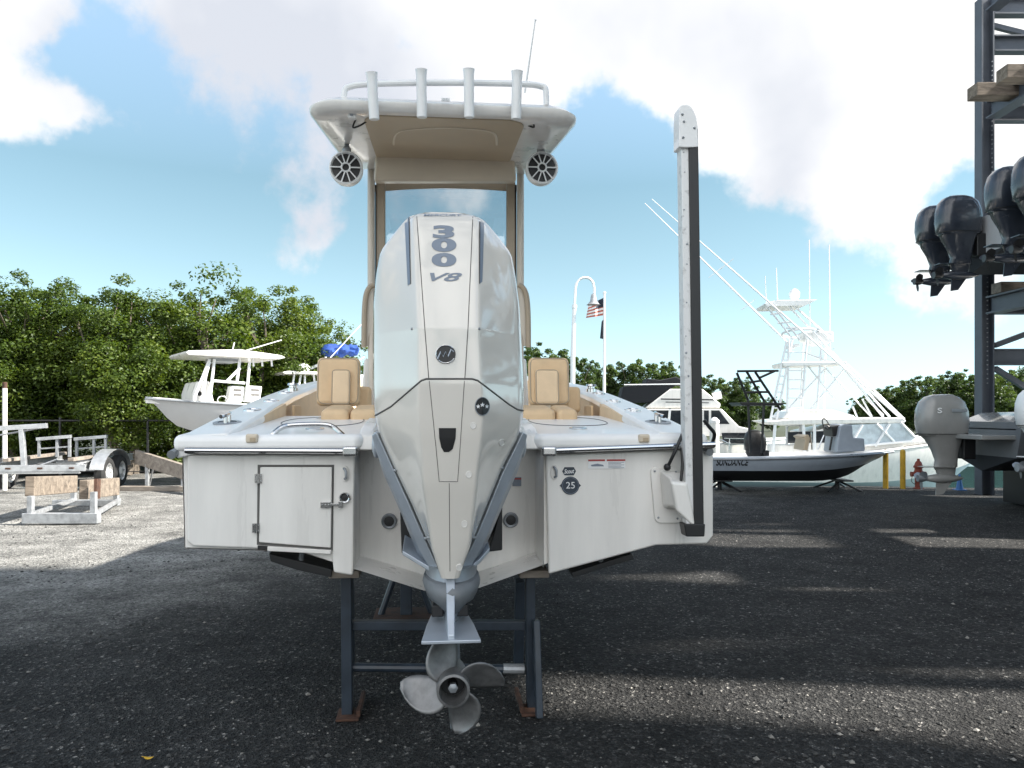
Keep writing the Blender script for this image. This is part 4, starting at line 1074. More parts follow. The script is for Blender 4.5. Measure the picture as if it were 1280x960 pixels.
# pull recess and screws
rc = [(548.5, 535), (570, 535), (569.5, 548), (566, 561), (561, 565), (555, 565), (551.5, 559), (549, 547)]
V = [onto(559.5, 548, .002)] + [onto(x, y, .002) for x, y in rc]
B('tilt_recess', MB().add(V, [(0, i + 1, (i + 1) % len(rc) + 1) for i in range(len(rc))]), 'black', motor, smooth=False)
m_ = MB()
for x, y in ((515, 411), (599, 411)): m_.ball(onto(x, y, .0), .0055, 8)
B('cowl_screw', m_, 'castdark', motor)
for x, y in ((591.5, 532), (627, 553), (586, 593), (580.5, 655), (574, 709)):
    pts = [onto(x + math.cos(a) * 3.2 + math.sin(a) * 1.2, y - math.cos(a) * 1.6 + math.sin(a) * 3.6, .001) for a in np.linspace(0, 2 * PI, 14, endpoint=False)]
    B('access_plug', MB().tube(pts, .002, 5, closed=True).add([onto(x, y, .0015)] + pts, [(0, i + 1, (i + 1) % 14 + 1) for i in range(14)]), 'geldull', motor)
# silver side flanges wrapping the V of the lower cowl
fl_in_l = [(470, 540), (476, 552), (494, 592), (513, 634), (532, 677), (549, 714)]
fl_out_l = [(467.5, 547), (469, 562), (480, 594), (501, 641), (522, 692), (541, 716)]
fl_in_r = [(654, 540), (648, 552), (628, 592), (611, 634), (593, 677), (575, 714)]
fl_out_r = [(656, 545), (655.5, 562), (646, 592), (627, 636), (604, 690), (583, 716)]
for ins_, outs, sg in ((fl_in_l, fl_out_l, -1), (fl_in_r, fl_out_r, 1)):
    mb = MB(); secs = []
    for (a, b_) in zip(ins_, outs):
        p, q = LP(*a, -.66), LP(*b_, -.54)
        secs.append([p + Vector((0, .0, 0)), (p + q) / 2 + Vector((sg * .012, -.03, 0)), q, q + Vector((-sg * .02, .12, 0)), p + Vector((-sg * .03, .14, 0))])
    mb.loft(secs); k = B('side_flange', mb, 'silver', motor, bevel=.006, angle=50)
    fx = MB()
    for (x, y) in (((494, 588) if sg < 0 else (627.5, 585)), ((532, 673) if sg < 0 else (593.5, 672))): fx.ball(LP(x, y, -.672), .008, 8)
    B('flange_bolt', fx, 'castdark', k)
    # shoulder of the flange
    sx_ = 471 if sg < 0 else 652
    B('flange_shoulder', MB().ball(LP(sx_, 556, -.55), .04, 12, (.55, 1.2, 1.5)), 'silver', k)
lip = [(503, 694), (523, 706), (541, 717), (551, 725), (562, 728), (574, 725), (585, 717), (600, 704), (612, 690)]
secs = []
for i, (x, y) in enumerate(lip):
    p = LP(x, y, -.70 + .12 * abs(i - 4) / 4); secs.append([p, p + Vector((0, 0, .02)), p + Vector((0, .25, .05)), p + Vector((0, .25, .02))])
B('lower_lip', MB().loft(secs), 'silver', motor, bevel=.004)
for pts in (((500, 640), (506, 650), (526, 690), (502, 692)), ((611, 690), (628, 688), (628, 634), (623, 644))):
    B('swivel_bracket', MB().prism([LP(x, y, -.1) for x, y in pts], (0, .42, 0)), 'black', motor, bevel=.006)
B('mount_bracket', MB().box((LP(562, 600, .1).x, .08, 1.25), (.4, .5, .5)), 'black', motor, bevel=.02)
# midsection and gearcase
def oval(c, rx, ry, n=20, sharp=1.): return [Vector((c.x + rx * math.cos(a), c.y + ry * math.sin(a), c.z)) for a in np.linspace(0, 2 * PI, n, endpoint=False)]
def mid(py, hw, yr, yf, cx=564.5):
    z = zc_(py, 3.2); x = LP(cx, py, -.6).x
    return oval(Vector((x, (yr + yf) / 2, z)), hw, (yf - yr) / 2)
gc = MB().loft([mid(712, .12, -.74, -.25), mid(727, .115, -.75, -.2), mid(733, .117, -.78, -.2), mid(745, .12, -.80, -.2), mid(753, .11, -.79, -.22), mid(762, .055, -.76, -.28), mid(790, .04, -.70, -.3), mid(806, .036, -.70, -.3), mid(845, .04, -.68, -.3), mid(868, .05, -.66, -.32), mid(890, .028, -.6, -.36), mid(905, .012, -.58, -.38), mid(937, .0045, -.52, -.42)])
B('gearcase', gc, 'castdark', motor, angle=50)
zp = zc_(803, 2.95)
pp = [(-.115, -.97), (.115, -.97), (.098, -.74), (.07, -.5), (.03, -.3), (-.03, -.3), (-.07, -.5), (-.098, -.74)]
xg = LP(564, 803, -.95).x
B('cavitation_plate', MB().prism([Vector((xg + x, y, zp + .006)) for x, y in pp], (0, 0, -.014)), 'silver', motor, bevel=.004)
B('plate_rib', MB().loft([[Vector((xg + sx_ * w_, y, zz_)) for sx_, zz_ in ((-1, zp), (1, zp), (1, t_), (-1, t_))] for y, w_, t_ in ((-.95, .013, zp + .02), (-.86, .016, zp + .10), (-.78, .018, zp + .21), (-.72, .02, zp + .24))]), 'silver', motor, bevel=.004)
for sg in (-1, 1): B('trim_anode', MB().box((xg + sg * .052, -.66, zp + .055), (.05, .12, .05)), 'black', motor, bevel=.006)
sp_ = [onto(562, 700)]
B('splash_plate', MB().loft([mid(727, .120, -.80, -.3), mid(735, .126, -.83, -.3), mid(747, .112, -.825, -.3), mid(763, .05, -.79, -.35)]), 'castmatte', motor, angle=60)
# propeller: exhaust hub and four skewed blades
hc = LP(566.5, 864, -.90)
ax = Vector((0, -1, 0))
prop = B('propeller', MB().lathe([(.058, -.24), (.066, -.16), (.067, -.03), (.066, 0), (.056, .002), (.052, -.05), (.05, -.12)], hc, ax, 28), 'prop', motor)
B('hub_bore', MB().lathe([(.052, -.10), (.02, -.098), (.02, -.05), (.016, -.045), (.0, -.045)], hc, ax, 20, cap=False), 'black', prop)
B('hub_nut', MB().lathe([(.02, -.1), (.02, -.03), (.012, -.026), (.0, -.025)], hc, ax, 6, cap=False), 'castdark', prop)
def blade(a0):
    V, Q = [], []
    nr, nc = 12, 9
    for i in range(nr + 1):
        t = i / nr; r_ = .058 + .153 * t
        wid = .85 * math.sin(PI * (.20 + .80 * t) ** .95) ** .62 if t < .999 else .05
        wid = max(wid, .10)
        arc = 1.6 * wid * (.066 + .042 * t) / r_ * 1.25
        skew = .42 * t * t
        for j in range(nc + 1):
            u = j / nc - .5
            a = a0 - skew + u * arc
            yy = .115 - u * arc * r_ * .62 + .03 * t
            V.append(hc + Vector((math.cos(a) * r_, yy - .05 + .004 * math.cos(u * PI), math.sin(a) * r_)))
    for i in range(nr):
        for j in range(nc): k = i * (nc + 1) + j; Q.append((k, k + 1, k + nc + 2, k + nc + 1))
    m_ = MB().add(V, Q); o = B('blade', m_, 'prop', prop)
    so = o.modifiers.new('solid', 'SOLIDIFY'); so.thickness = .007; so.offset = 0
for a in (R(118), R(205), R(300), R(22)): blade(a)

# ================================================================== stand under the boat
stand = thing('boat_stand', 'blue painted steel trestle with rusty feet under the stern of the big white boat', 'boat stand', BO, YAW, 'stands under the big white boat')
SF = .27
def leg(name, a, b_, w_=.075, m='bluesteel', f0=SF, f1=SF, parent=stand): return MB().bar(LP(*a, f0), LP(*b_, f1), w_, .075, (0, 1, 0)).build(name, m, parent, bevel=.006)
zf = LP(433, 893, SF).z
def leg_to(name, px, ptop, z1, px1=None, w_=.075, f0=SF, f1=SF):
    p = LP(px, ptop, f0); q = LP(px1 or px, 890, f1); q.z = z1
    return MB().bar(p, q, w_, .075, (0, 1, 0)).build(name, 'bluesteel', stand, bevel=.006)
leg_to('leg', 433.5, 712, .01, 434.5, .056); leg_to('leg', 662, 712, .01, 664, .05)
leg_to('leg', 670, 775, .01, 674, .036, .2, .12)
leg_to('leg', 436, 725, .01, 437, .06, .9, 1.0); leg_to('leg', 650, 725, .01, 648, .06, .9, 1.0)
MB().bar(LP(440, 781, .3), LP(662, 781, .3), .05, .05).build('cross_bar', 'bluesteel', stand, bevel=.005)
MB().tube([LP(440, 834, .3), LP(656, 836, .3)], .024, 10).build('cross_pipe', 'bluesteel', stand)
MB().tube([LP(629, 835.6, .29), LP(655, 836, .29)], .027, 10).build('pipe_sleeve', 'galv', stand)
for px, f_ in ((436, .25), (664, .22)):
    c = LP(px, 893, f_); c.z = .012
    k = MB().box(c, (.12, .16, .014)).build('foot_plate', 'rust', stand, bevel=.004)
    MB().box(c + Vector((-.055 if px > 500 else .055, .1, .02)), (.022, .3, .035)).build('foot_channel', 'rust', stand, bevel=.004)
for px in (434, 664): MB().box(LP(px, 711, SF) + Vector((0, .0, .0)), (.16, .3, .04)).build('pad', 'greytimber', stand, bevel=.006)
s2 = thing('boat_stand', 'small dark keel stand further forward under the big white boat', 'boat stand', BO, YAW, 'stands under the big white boat')
c = LP(508, 750, 2.2)
MB().bar((c.x, 2.2, .02), (c.x, 2.2, .74), .09, .09, (0, 1, 0)).build('post', 'bluesteel', s2, bevel=.006)
MB().box((c.x, 2.2, .02), (.5, .4, .04)).build('base_plate', 'rust', s2, bevel=.006)
MB().tube([(c.x + .2, 2.2, .03), (c.x, 2.2, .6)], .025, 8).tube([(c.x - .2, 2.2, .03), (c.x, 2.2, .6)], .025, 8).build('strut', 'bluesteel', s2)
MB().bar((c.x, 2.2, .735), (c.x + .3, 2.2, .735), .16, .05).build('pad', 'greytimber', s2, bevel=.006)
s3 = thing('keel_block', 'stack of timber keel blocks under the bow of the big white boat', 'keel block', BO + _f * 5.2, YAW)
for i in range(4): MB().box((0, 0, .1 + i * .2), (.6, .22, .19) if i % 2 else (.22, .6, .19)).build('timber_block', 'timber', s3, bevel=.008)

# ================================================================== generic boat and outboard builders (local: bow +x, z up)
def ray_local(t, px, py):
    X = world_matrix(t).inverted(); o = X @ CAMP
    d = X.to_3x3() @ Vector(((px - 640) / F, 1, -(py - HOR) / F)); return o, d
def PT(t, px, py, y=0.):
    """point of thing t's lengthwise plane y seen at a photo pixel"""
    o, d = ray_local(t, px, py); return o + d * ((y - o.y) / d.y)
def hull(t, Ln, Bm, Hs, Hb, z0, m, mb_='darkbottom', chine=.3, deckm='deckwhite', deck_drop=.12, rail='castdark', open_=.42, rake=.1, well=True):
    n = 16; sides, bott, railp, rim = [], [], [[], []], []
    def st(u):
        b = Bm / 2 * (1 - max(0, (u - .42) / .58) ** 2.3) * (.92 + .08 * min(1, u / .3)) + .015
        zr = z0 + Hs + (Hb - Hs) * u ** 1.8
        zc = z0 + chine * Hs + max(0, u - .5) ** 2 * 2.2 * (Hb - chine * Hs) * .75
        zk = z0 + max(0, u - .62) ** 2 * 4.2 * Hb * .72
        zk = min(zk, zr - .1); zc = min(max(zc, zk + .02), zr - .05)
        bc = b * (.9 - .42 * max(0, u - .35))
        xr = Ln * u; xc = Ln * (u - rake * .6 * u ** 4); xk = Ln * (u - rake * u ** 4)
        return b, zr, bc, zc, zk, xr, xc, xk
    for i in range(n + 1):
        u = i / n; b, zr, bc, zc, zk, xr, xc, xk = st(u)
        h = [Vector((xr, b, zr)), Vector(((xr * 2 + xc) / 3, b * .985 + bc * .015, zr - (zr - zc) * .3)), Vector(((xr + xc * 2) / 3, b * .45 + bc * .55, zr - (zr - zc) * .7)), Vector((xc, bc, zc))]
        sides.append(h)
        bott.append([Vector((xc, bc, zc)), Vector(((xc + xk) / 2, bc * .5, (zc + zk) / 2)), Vector((xk, 0, zk))])
        railp[0].append(Vector((xr, b + .01, zr - .03))); railp[1].append(Vector((xr, -b - .01, zr - .03)))
    fl = lambda s: [[Vector((p.x, -p.y, p.z)) for p in r_] for r_ in s]
    mbs = MB().loft(sides, cap=False, closed=False).loft(fl(sides), cap=False, closed=False)
    a = sides[0]; mbs.add(a + fl([a])[0][::-1], [tuple(range(2 * len(a)))])
    h = mbs.build('hull', m, t, angle=40)
    bb = MB().loft(bott, cap=False, closed=False).loft(fl(bott), cap=False, closed=False)
    a = bott[0]; bb.add([a[0], a[2], Vector((a[0].x, -a[0].y, a[0].z))], [(0, 1, 2)])
    bb.build('bottom', mb_, t, angle=40)
    dk = []
    for i in range(n + 1):
        b, zr, *_r, xr, xc, xk = st(i / n); dk.append([Vector((xr, -b, zr)), Vector((xr, -b + min(.16, b * .4), zr + .015)), Vector((xr, -b + min(.18, b * .5), zr - deck_drop)), Vector((xr, b - min(.18, b * .5), zr - deck_drop)), Vector((xr, b - min(.16, b * .4), zr + .015)), Vector((xr, b, zr))])
    MB().loft(dk, cap=False, closed=False).build('deck', deckm, t, angle=30)
    rr = MB()
    for p in railp: rr.tube(p, .022, 6)
    rr.build('rub_rail', rail, t)
    return h
def outboard(t, x, y, z, H, cm, mm, ln=.86, tilt=0.):
    """complete outboard: x = middle of its cowl, z = skeg tip"""
    k = H / 1.8; rot = Matrix.Rotation(tilt, 3, 'Y')
    def T(v): return Vector((x, y, z)) + rot @ (Vector(v) * k)
    def ring(zz, xr, xf, hw, n=20, p=.62):
        o = []
        for a in np.linspace(0, 2 * PI, n, endpoint=False):
            c_, s_ = math.cos(a), math.sin(a)
            o.append(T(((xr + xf) / 2 + (xf - xr) / 2 * math.copysign(abs(c_) ** p, c_), hw * math.copysign(abs(s_) ** p, s_), zz)))
        return o
    q = ln / .86
    midm = MB().loft([ring(1.06, -.34 * q, .34, .19), ring(.98, -.30, .30, .165), ring(.8, -.2, .26, .12), ring(.62, -.14, .24, .085), ring(.53, -.16, .24, .085), ring(.49, -.16, .22, .06), ring(.36, -.1, .2, .05)])
    midm.lathe([(.01, .0), (.05, .05), (.078, .2), (.08, .36), (.055, .55), (.01, .68)], T((-.34, 0, .3)), rot @ Vector((1, 0, 0)), 14)
    midm.prism([T((-.12, -.008, .3)), T((.2, -.008, .3)), T((.0, -.008, .02)), T((-.14, -.008, .0))], rot @ Vector((0, .016 * k, 0)))
    midm.prism([T(v) for v in ((-.40, -.11, .5), (.14, -.11, .5), (.24, -.03, .5), (.24, .03, .5), (.14, .11, .5), (-.40, .11, .5))], rot @ Vector((0, 0, .014 * k)))
    mo = midm.build('outboard_motor', mm, t, angle=50)
    c_ = MB().loft([ring(1.05, -.36 * q, .36, .19), ring(1.10, -.40 * q, .40, .215), ring(1.3, -.43 * q, .42, .235), ring(1.5, -.42 * q, .40, .235), ring(1.66, -.37 * q, .34, .215), ring(1.75, -.29 * q, .24, .17), ring(1.79, -.18 * q, .14, .11), ring(1.8, -.05, .03, .03)])
    co = c_.build('cowl', cm, mo, angle=60)
    MB().loft([ring(1.09, -.41 * q, .405, .219), ring(1.10, -.412 * q, .407, .221)]).build('cowl_seam', 'black', co)
    MB().prism([T((-.22 * q, s_, zz)) for s_, zz in ((-.12, 1.745), (.12, 1.745), (.1, 1.775), (-.1, 1.775))], rot @ Vector((.22 * k, 0, .02 * k))).build('air_intake', 'black', co)
    pm = MB().lathe([(.06, 0), (.062, .1), (.04, .16)], T((-.46, 0, .3)), rot @ Vector((1, 0, 0)), 12)
    for a in range(3):
        an = a * 2.094 + .4
        V = []
        for i in range(5):
            r_ = .05 + .15 * i / 4; w_ = (.3 + .5 * math.sin(PI * (.15 + .8 * i / 4))) * .09
            for s_ in (-1, 1): V.append(T((-.40 + s_ * w_ * .7, math.cos(an + s_ * w_ / r_ * .6) * r_, .3 + math.sin(an + s_ * w_ / r_ * .6) * r_)))
        pm.add(V, [(2 * i, 2 * i + 1, 2 * i + 3, 2 * i + 2) for i in range(4)])
    pm.build('propeller', 'black' if cm in ('bluemotor', 'black') else 'castdark', mo)
    MB().box(T((.40, 0, .86)), (.22 * k, .26 * k, .42 * k)).build('mount_bracket', 'black', mo, bevel=.02)
    return mo, co, T
def lines(t, name, segs, r, m, y=0., n=6, parent=None):
    mb = MB()
    for s in segs:
        yy = s[2] if len(s) > 2 and not isinstance(s[2], tuple) else y
        mb.tube([PT(t, *s[0], yy), PT(t, *s[1], yy)], r, n)
    return mb.build(name, m, parent or t)
def poly(t, name, pts, y, th, m, parent=None, bevel=0, **k):
    return MB().prism([PT(t, *p, y) for p in pts], (0, th, 0)).build(name, m, parent or t, bevel=bevel, **k)

# ------------------------------------------------------------------ left: centre console on timber
hd = PI + .62
bow = W(182, 497, 16.5)
Ln = 6.6
cc = thing('center_console_boat', 'white centre console boat with two white seats, bow to the left by the mangroves', 'boat', (bow.x - math.cos(hd) * Ln, bow.y - math.sin(hd) * Ln, 0), hd)
hull(cc, Ln, 2.35, .95, 1.27, .68, 'greyhull', chine=.22, rake=.16)
# with the bow pointing left the lateral axis points at the viewer: y<0 is far, y>0 is near
MB().prism([PT(cc, *p, .55) for p in ((241, 492), (246, 477), (262, 476), (268, 503), (241, 503))], (0, -1.1, 0)).build('console', 'gel', cc, bevel=.04)
htp = MB().prism([PT(cc, *p, .85) for p in ((232, 441), (236, 438), (300, 436.5), (352, 444), (358, 447), (350, 449), (236, 444))], (0, -1.7, 0)).build('hardtop', 'gel', cc, bevel=.03)
poly(cc, 'radio_box', ((268, 452), (300, 453), (300, 446), (268, 445)), .4, -.8, 'castdark', htp, .02)
for yy in (.62, -.62):
    lines(cc, 'hardtop_frame', [((243, 497), (262, 449)), ((253, 500), (257, 470)), ((262, 502), (268, 449)), ((266, 476), (306, 479)), ((296, 478), (300, 449)), ((308, 498), (312, 452)), ((284, 476), (300, 460)), ((257, 470), (262, 452))], .032, 'whitemetal', yy)
for x in (288, 310):
    k = MB().prism([PT(cc, *p, .3 if x < 300 else -.1) for p in ((x - 3, 502), (x + 1, 482), (x + 18, 483), (x + 15, 503))], (0, -.3, 0)).build('seat', 'whitepaint', cc, bevel=.03)
    for r_ in (486, 492): poly(cc, 'seat_slot', ((x + 4, r_), (x + 14, r_ + .5), (x + 14, r_ + 3), (x + 4, r_ + 2.5)), .305 if x < 300 else -.095, .01, 'seam', k)
MB().tube([PT(cc, 278 + 6 * math.cos(a), 500 + 5 * math.sin(a), .2) for a in np.linspace(0, 2 * PI, 18, endpoint=False)], .014, 6, closed=True).build('steering_wheel', 'chrome', cc)
poly(cc, 'porthole', [(249.5 + 3 * math.cos(a), 492 + 3 * math.sin(a)) for a in np.linspace(0, 2 * PI, 14, endpoint=False)], .56, -.02, 'black')
k = lines(cc, 'aerial', [((308, 438), (352, 425)), ((290, 440), (293, 428))], .012, 'whitemetal', .2, parent=htp)
for x in (316, 327, 339): lines(cc, 'rod_holder', [((x, 447), (x + 1, 458))], .022, 'whitemetal', .6, parent=htp)
MB().box((2.2, 0, .36), (.5, 1.4, .66)).build('timber_block', 'greytimber', cc, bevel=.01)
MB().box((4.6, 0, .4), (.4, 1.0, .74)).build('timber_block', 'greytimber', cc, bevel=.01)

# second boat behind it: hardtop with radar and a rolled blue canvas
b2 = thing('center_console_boat', 'boat carrying a radar dome and bundled blue canvas, behind the white centre console', 'boat', (-2.0, 24.6, 0), hd - .1)
hull(b2, 6.5, 2.3, .95, 1.25, .65, 'gel')
tp = poly(b2, 'hardtop', ((353, 465), (360, 463.5), (440, 466), (440, 468.5), (356, 467.5)), .8, -1.6, 'gel', bevel=.02)
for yy in (.6, -.6): lines(b2, 'hardtop_frame', [((364, 492), (368, 467)), ((372, 492), (376, 468)), ((381, 492), (381, 468)), ((395, 492), (392, 468)), ((428, 500), (424, 468)), ((448, 500), (444, 448)), ((405, 500), (407, 446))], .03, 'whitemetal', yy)
MB().lathe([(.16, 0), (.19, .05), (.19, .13), (.13, .2), (.02, .23)], PT(b2, 379, 464, 0), n=16).build('radar_dome', 'whitepaint', tp)
poly(b2, 'search_light', ((387, 459), (399, 454), (401, 457), (389, 462)), .1, -.2, 'castdark', tp, .02)
cv = MB(); rn = random.Random(2)
cr_ = []
for i in range(15):
    px = 402 + 46 * i / 14; h_ = 6.8 + rn.uniform(-1.2, 1.2); c_ = PT(b2, px, 438 + rn.uniform(-.6, .6), 0)
    rr = h_ / F * 24; rr *= .45 if i in (0, 14) else 1
    cr_.append([c_ + Vector((0, math.cos(a) * rr * 1.3 * (1 + .16 * math.sin(5 * a + i)), math.sin(a) * rr * (1 + .16 * math.cos(4 * a + i * 1.7)))) for a in np.linspace(0, 2 * PI, 16, endpoint=False)])
cv.loft(cr_).build('rolled_canvas', 'bluecanvas', b2)
lines(b2, 'aerial', [((413, 447), (455, 402)), ((440, 455), (456, 446))], .014, 'whitemetal', .3)
MB().box((3, 0, .34), (.5, 1.3, .64)).build('timber_block', 'greytimber', b2, bevel=.01)

# ------------------------------------------------------------------ left: trailer
tr = thing('boat_trailer', 'empty aluminium boat trailer with upright bunk guides and tandem wheels at far left', 'trailer', (-9.75, 16.6, 0), R(7))
def TL(px, py, y): return PT(tr, px, py, y)
def wheel(parent, c, r_=.34, w_=.2):
    ax = Vector((0, -1, 0)) if False else Vector((1, 0, 0))
    k = MB().lathe([(r_ * .62, -w_ / 2), (r_ * .9, -w_ / 2), (r_, -w_ * .3), (r_, w_ * .3), (r_ * .9, w_ / 2), (r_ * .62, w_ / 2)], c, ax, 28, cap=False).build('wheel', 'rubber', parent)
    m_ = MB().lathe([(r_ * .63, -w_ * .4), (r_ * .6, -w_ * .1), (r_ * .25, -w_ * .05), (r_ * .22, -w_ * .3), (.0, -w_ * .3)], c, ax, 24, cap=False).lathe([(r_ * .63, w_ * .42), (r_ * .6, w_ * .15), (r_ * .25, w_ * .1), (r_ * .22, w_ * .34), (.0, w_ * .34)], c, ax, 24, cap=False)
    m_.build('rim', 'whitepaint', k)
    s_ = MB()
    for a in range(8): an = a * PI / 4; s_.bar(c + Vector((w_ * .2, math.cos(an) * r_ * .2, math.sin(an) * r_ * .2)), c + Vector((w_ * .3, math.cos(an) * r_ * .58, math.sin(an) * r_ * .58)), .03, .03)
    s_.build('spokes', 'alu', k)
    return k
for sx_, ys in ((-1.05, (-.1,)), (1.05, (-.4, .32))):
    for yy in ys: wheel(tr, Vector((sx_, yy, .34)), .34)
fr_ = MB()
for sx_ in (-.8, .8): fr_.ibeam((sx_, -1.1, .52), (sx_, 1.9, .56), .08, .16, .02)
for yy in (-1.0, -.2, .6, 1.6): fr_.ibeam((-.8, yy, .44), (.8, yy, .44), .07, .12, .02)
fr_.build('frame', 'alu', tr)
fd = [Vector((.9, math.cos(a) * .78 - .04, .36 + math.sin(a) * .46)) for a in np.linspace(.15, PI - .15, 14)]
MB().loft([[p, p + Vector((.28, 0, 0)), p + Vector((.28, 0, .015)), p + Vector((0, 0, .015))] for p in fd]).build('fender', 'alu', tr)
for sx_ in (-.62, .62): MB().box((sx_, .3, .66), (.12, 2.6, .07)).build('bunk', 'greytimber', tr, bevel=.008)
MB().bar((-.8, -1.12, .5), (.95, -1.12, .5), .05, .13).build('rear_bar', 'alu', tr, bevel=.004)
for xx in (-.5, .1, .7): MB().box((xx, -1.16, .5), (.09, .03, .035)).build('marker_light', 'rust', tr, bevel=.004)
for (a0, a1) in ((46, 89), (93, 134)):
    pts = MB()
    for px in (a0 + 3, (a0 + a1) / 2 + 4, a1 - 2): pts.bar(TL(px, 548, -.3 if px < 92 else .2), TL(px, 571, -.3 if px < 92 else .2), .05, .05, (0, 1, 0))
    pts.bar(TL(a0 + 2, 561, -.3 if a0 < 80 else .2), TL(a1, 558, -.3 if a0 < 80 else .2), .03, .03)
    g_o = pts.build('guide_frame', 'galv', tr); MB().bar(TL(a0, 549, -.3 if a0 < 80 else .2), TL(a1, 545.5, -.3 if a0 < 80 else .2), .09, .07).build('guide_board', 'alu', g_o, bevel=.006)
MB().bar(TL(27, 537, -.9), TL(31, 592, -.9), .09, .09, (0, 1, 0)).build('winch_post', 'alu', tr, bevel=.006)
MB().bar(TL(-8, 536, -.9), TL(59, 532, -.9), .08, .1).build('winch_arm', 'alu', tr, bevel=.006)
lines(tr, 'brace', [((-6, 545), (55, 534)), ((34, 588), (72, 574))], .02, 'galv', -.9)

# PVC marker post
b_ = G(6, 613)
t = thing('marker_post', 'tall thin white post with a rust brown top at the far left edge', 'post', b_)
hh = W(6, 478, b_.y).z
MB().cyl((0, 0, 0), (0, 0, hh), .045, 16).build('post', 'pvc', t); MB().cyl((0, 0, hh - .12), (0, 0, hh + .006), .047, 16).build('rusty_top', 'rust', t)

# steel cradle with timber blocks
a, b_ = G(30, 654), G(124, 654); c_, d_ = G(92, 632), G(149, 632)
t = thing('boat_cradle', 'low steel cradle carrying two upright weathered timber blocks on pale gravel at left', 'boat stand', (a + d_) / 2)
mb = MB(into=t)
def vup(p, z): return Vector((p[0], p[1], z))
MB(t).bar(vup(a, .075), vup(b_, .075), .12, .15).build('base_bar', 'galv', t, bevel=.008)
MB(t).bar(vup(c_ - Vector((.35, 0, 0)), .05), vup(d_, .05), .1, .1).build('base_bar', 'galv', t, bevel=.008)
for p, z in ((a + Vector((.1, 0, 0)), .4), (b_ - Vector((.08, 0, 0)), .46), (c_, .4), (d_ - Vector((.05, 0, 0)), .46)): MB(t).bar(vup(p, .04), vup(p, z), .075, .075, (0, 1, 0)).build('post', 'galv', t, bevel=.004)
MB(t).bar(vup(a + Vector((.1, .05, 0)), .13), vup(c_, .1), .06, .06).bar(vup(b_ - Vector((.08, -.05, 0)), .13), vup(d_, .1), .06, .06).build('side_bar', 'galv', t, bevel=.004)
MB(t).bar(W(37, 608, 11.35), W(92, 605, 13.2), .13, .29).build('timber', 'timber', t, bevel=.012)
MB(t).bar(W(104, 612, 12.1), W(145, 608, 13.3), .13, .30).build('timber', 'timber', t, bevel=.012)
MB(t).bar(W(119, 611, 11.9), W(124, 611, 12.1), .04, .31).build('strap', 'rust', t)

# sloping timber bunk further back
t = thing('timber_bunk', 'sloping grey timber plank on steel legs below the bow of the white centre console', 'timber support', (-7, 16.4, 0))
MB(t).bar(W(171, 571, 17.0), W(262, 600, 15.2), .1, .3).build('plank', 'greytimber', t, bevel=.01)
for px, Y in ((184, 16.7), (229, 15.85)):
    p = W(px, 585, Y); MB(t).bar(vup(p, 0), vup(p, .5), .07, .07, (0, 1, 0)).build('leg', 'galv', t, bevel=.004)
MB(t).tube([W(193, 578, 16.6), vup(W(187, 585, 16.9), .02)], .018, 8).build('strut', 'galv', t)
t = thing('timber_beam', 'long grey timber beam lying on the gravel in front of the sloping plank', 'timber', G(195, 613.5))
MB(t).bar(vup(G(152, 613.5), .05), vup(G(262, 614), .05), .16, .1).build('beam', 'greytimber', t, bevel=.012)
# dark fence in front of the mangroves
t = thing('metal_fence', 'dark thin metal fence running along the foot of the mangroves', 'fence', (-9, 18.7, 0))
m_ = MB(t).tube([(-16, 18.7, 1.42), (-4.5, 19.5, 1.42)], .025, 8).tube([(-16, 18.7, .15), (-4.5, 19.5, .15)], .012, 6); m_.build('rail', 'black', t)
for i in range(6): x = -15.4 + i * 2.1; MB(t).cyl((x, 18.7 + (x + 16) * .07, 0), (x, 18.7 + (x + 16) * .07, 1.5), .03, 8).build('fence_post', 'black', t)

# ------------------------------------------------------------------ right: lamp, flags
Y = 46
t = thing('street_lamp', 'tall grey lamp post with a hooked top and bell shade behind the boat', 'street lamp', W(716, 517, Y) * Vector((1, 1, 0)) if False else Vector((W(716, 517, Y).x, Y, 0)))
MB(t).tube([vup(W(715.5, 500, Y), -.05), W(716, 440, Y), W(718, 383, Y)], [.16, .14, .12], 12).build('pole', 'whitemetal', t)
hk = [W(718, 383, Y), W(719.3, 360, Y), W(722, 352, Y), W(728, 347.5, Y), W(735, 347.5, Y), W(740.5, 352, Y), W(742.5, 360, Y), W(742.6, 367, Y)]
MB(t).tube(spline(hk, 5), .075, 10).build('hook', 'whitemetal', t)
c_ = W(741.8, 381, Y); MB(t).lathe([(.42, -.0), (.36, .03), (.2, .22), (.17, .45), (.13, .62), (.06, .66)], c_, (0, 0, 1), 20).build('lamp_shade', 'galv', t)
MB(t).lathe([(.155, 0), (.15, .2)], W(718, 383, Y) - Vector((0, 0, .1)), (0, 0, 1), 12).build('collar', 'whitemetal', t)
Yp = 47
t = thing('flag_pole', 'slim white flag pole with a ball finial right of the lamp post', 'flag pole', Vector((W(755, 0, Yp).x, Yp, 0)))
MB(t).tube([vup(W(755, 500, Yp), -.05), W(755.5, 368, Yp)], [.11, .07], 10).build('pole', 'whitemetal', t); MB(t).ball(W(755.5, 366, Yp), .1, 12).build('finial', 'whitepaint', t)
fl_ = thing('flag', 'striped red and white flag with a blue corner drooping from the white pole', 'flag', W(755, 376, Yp))
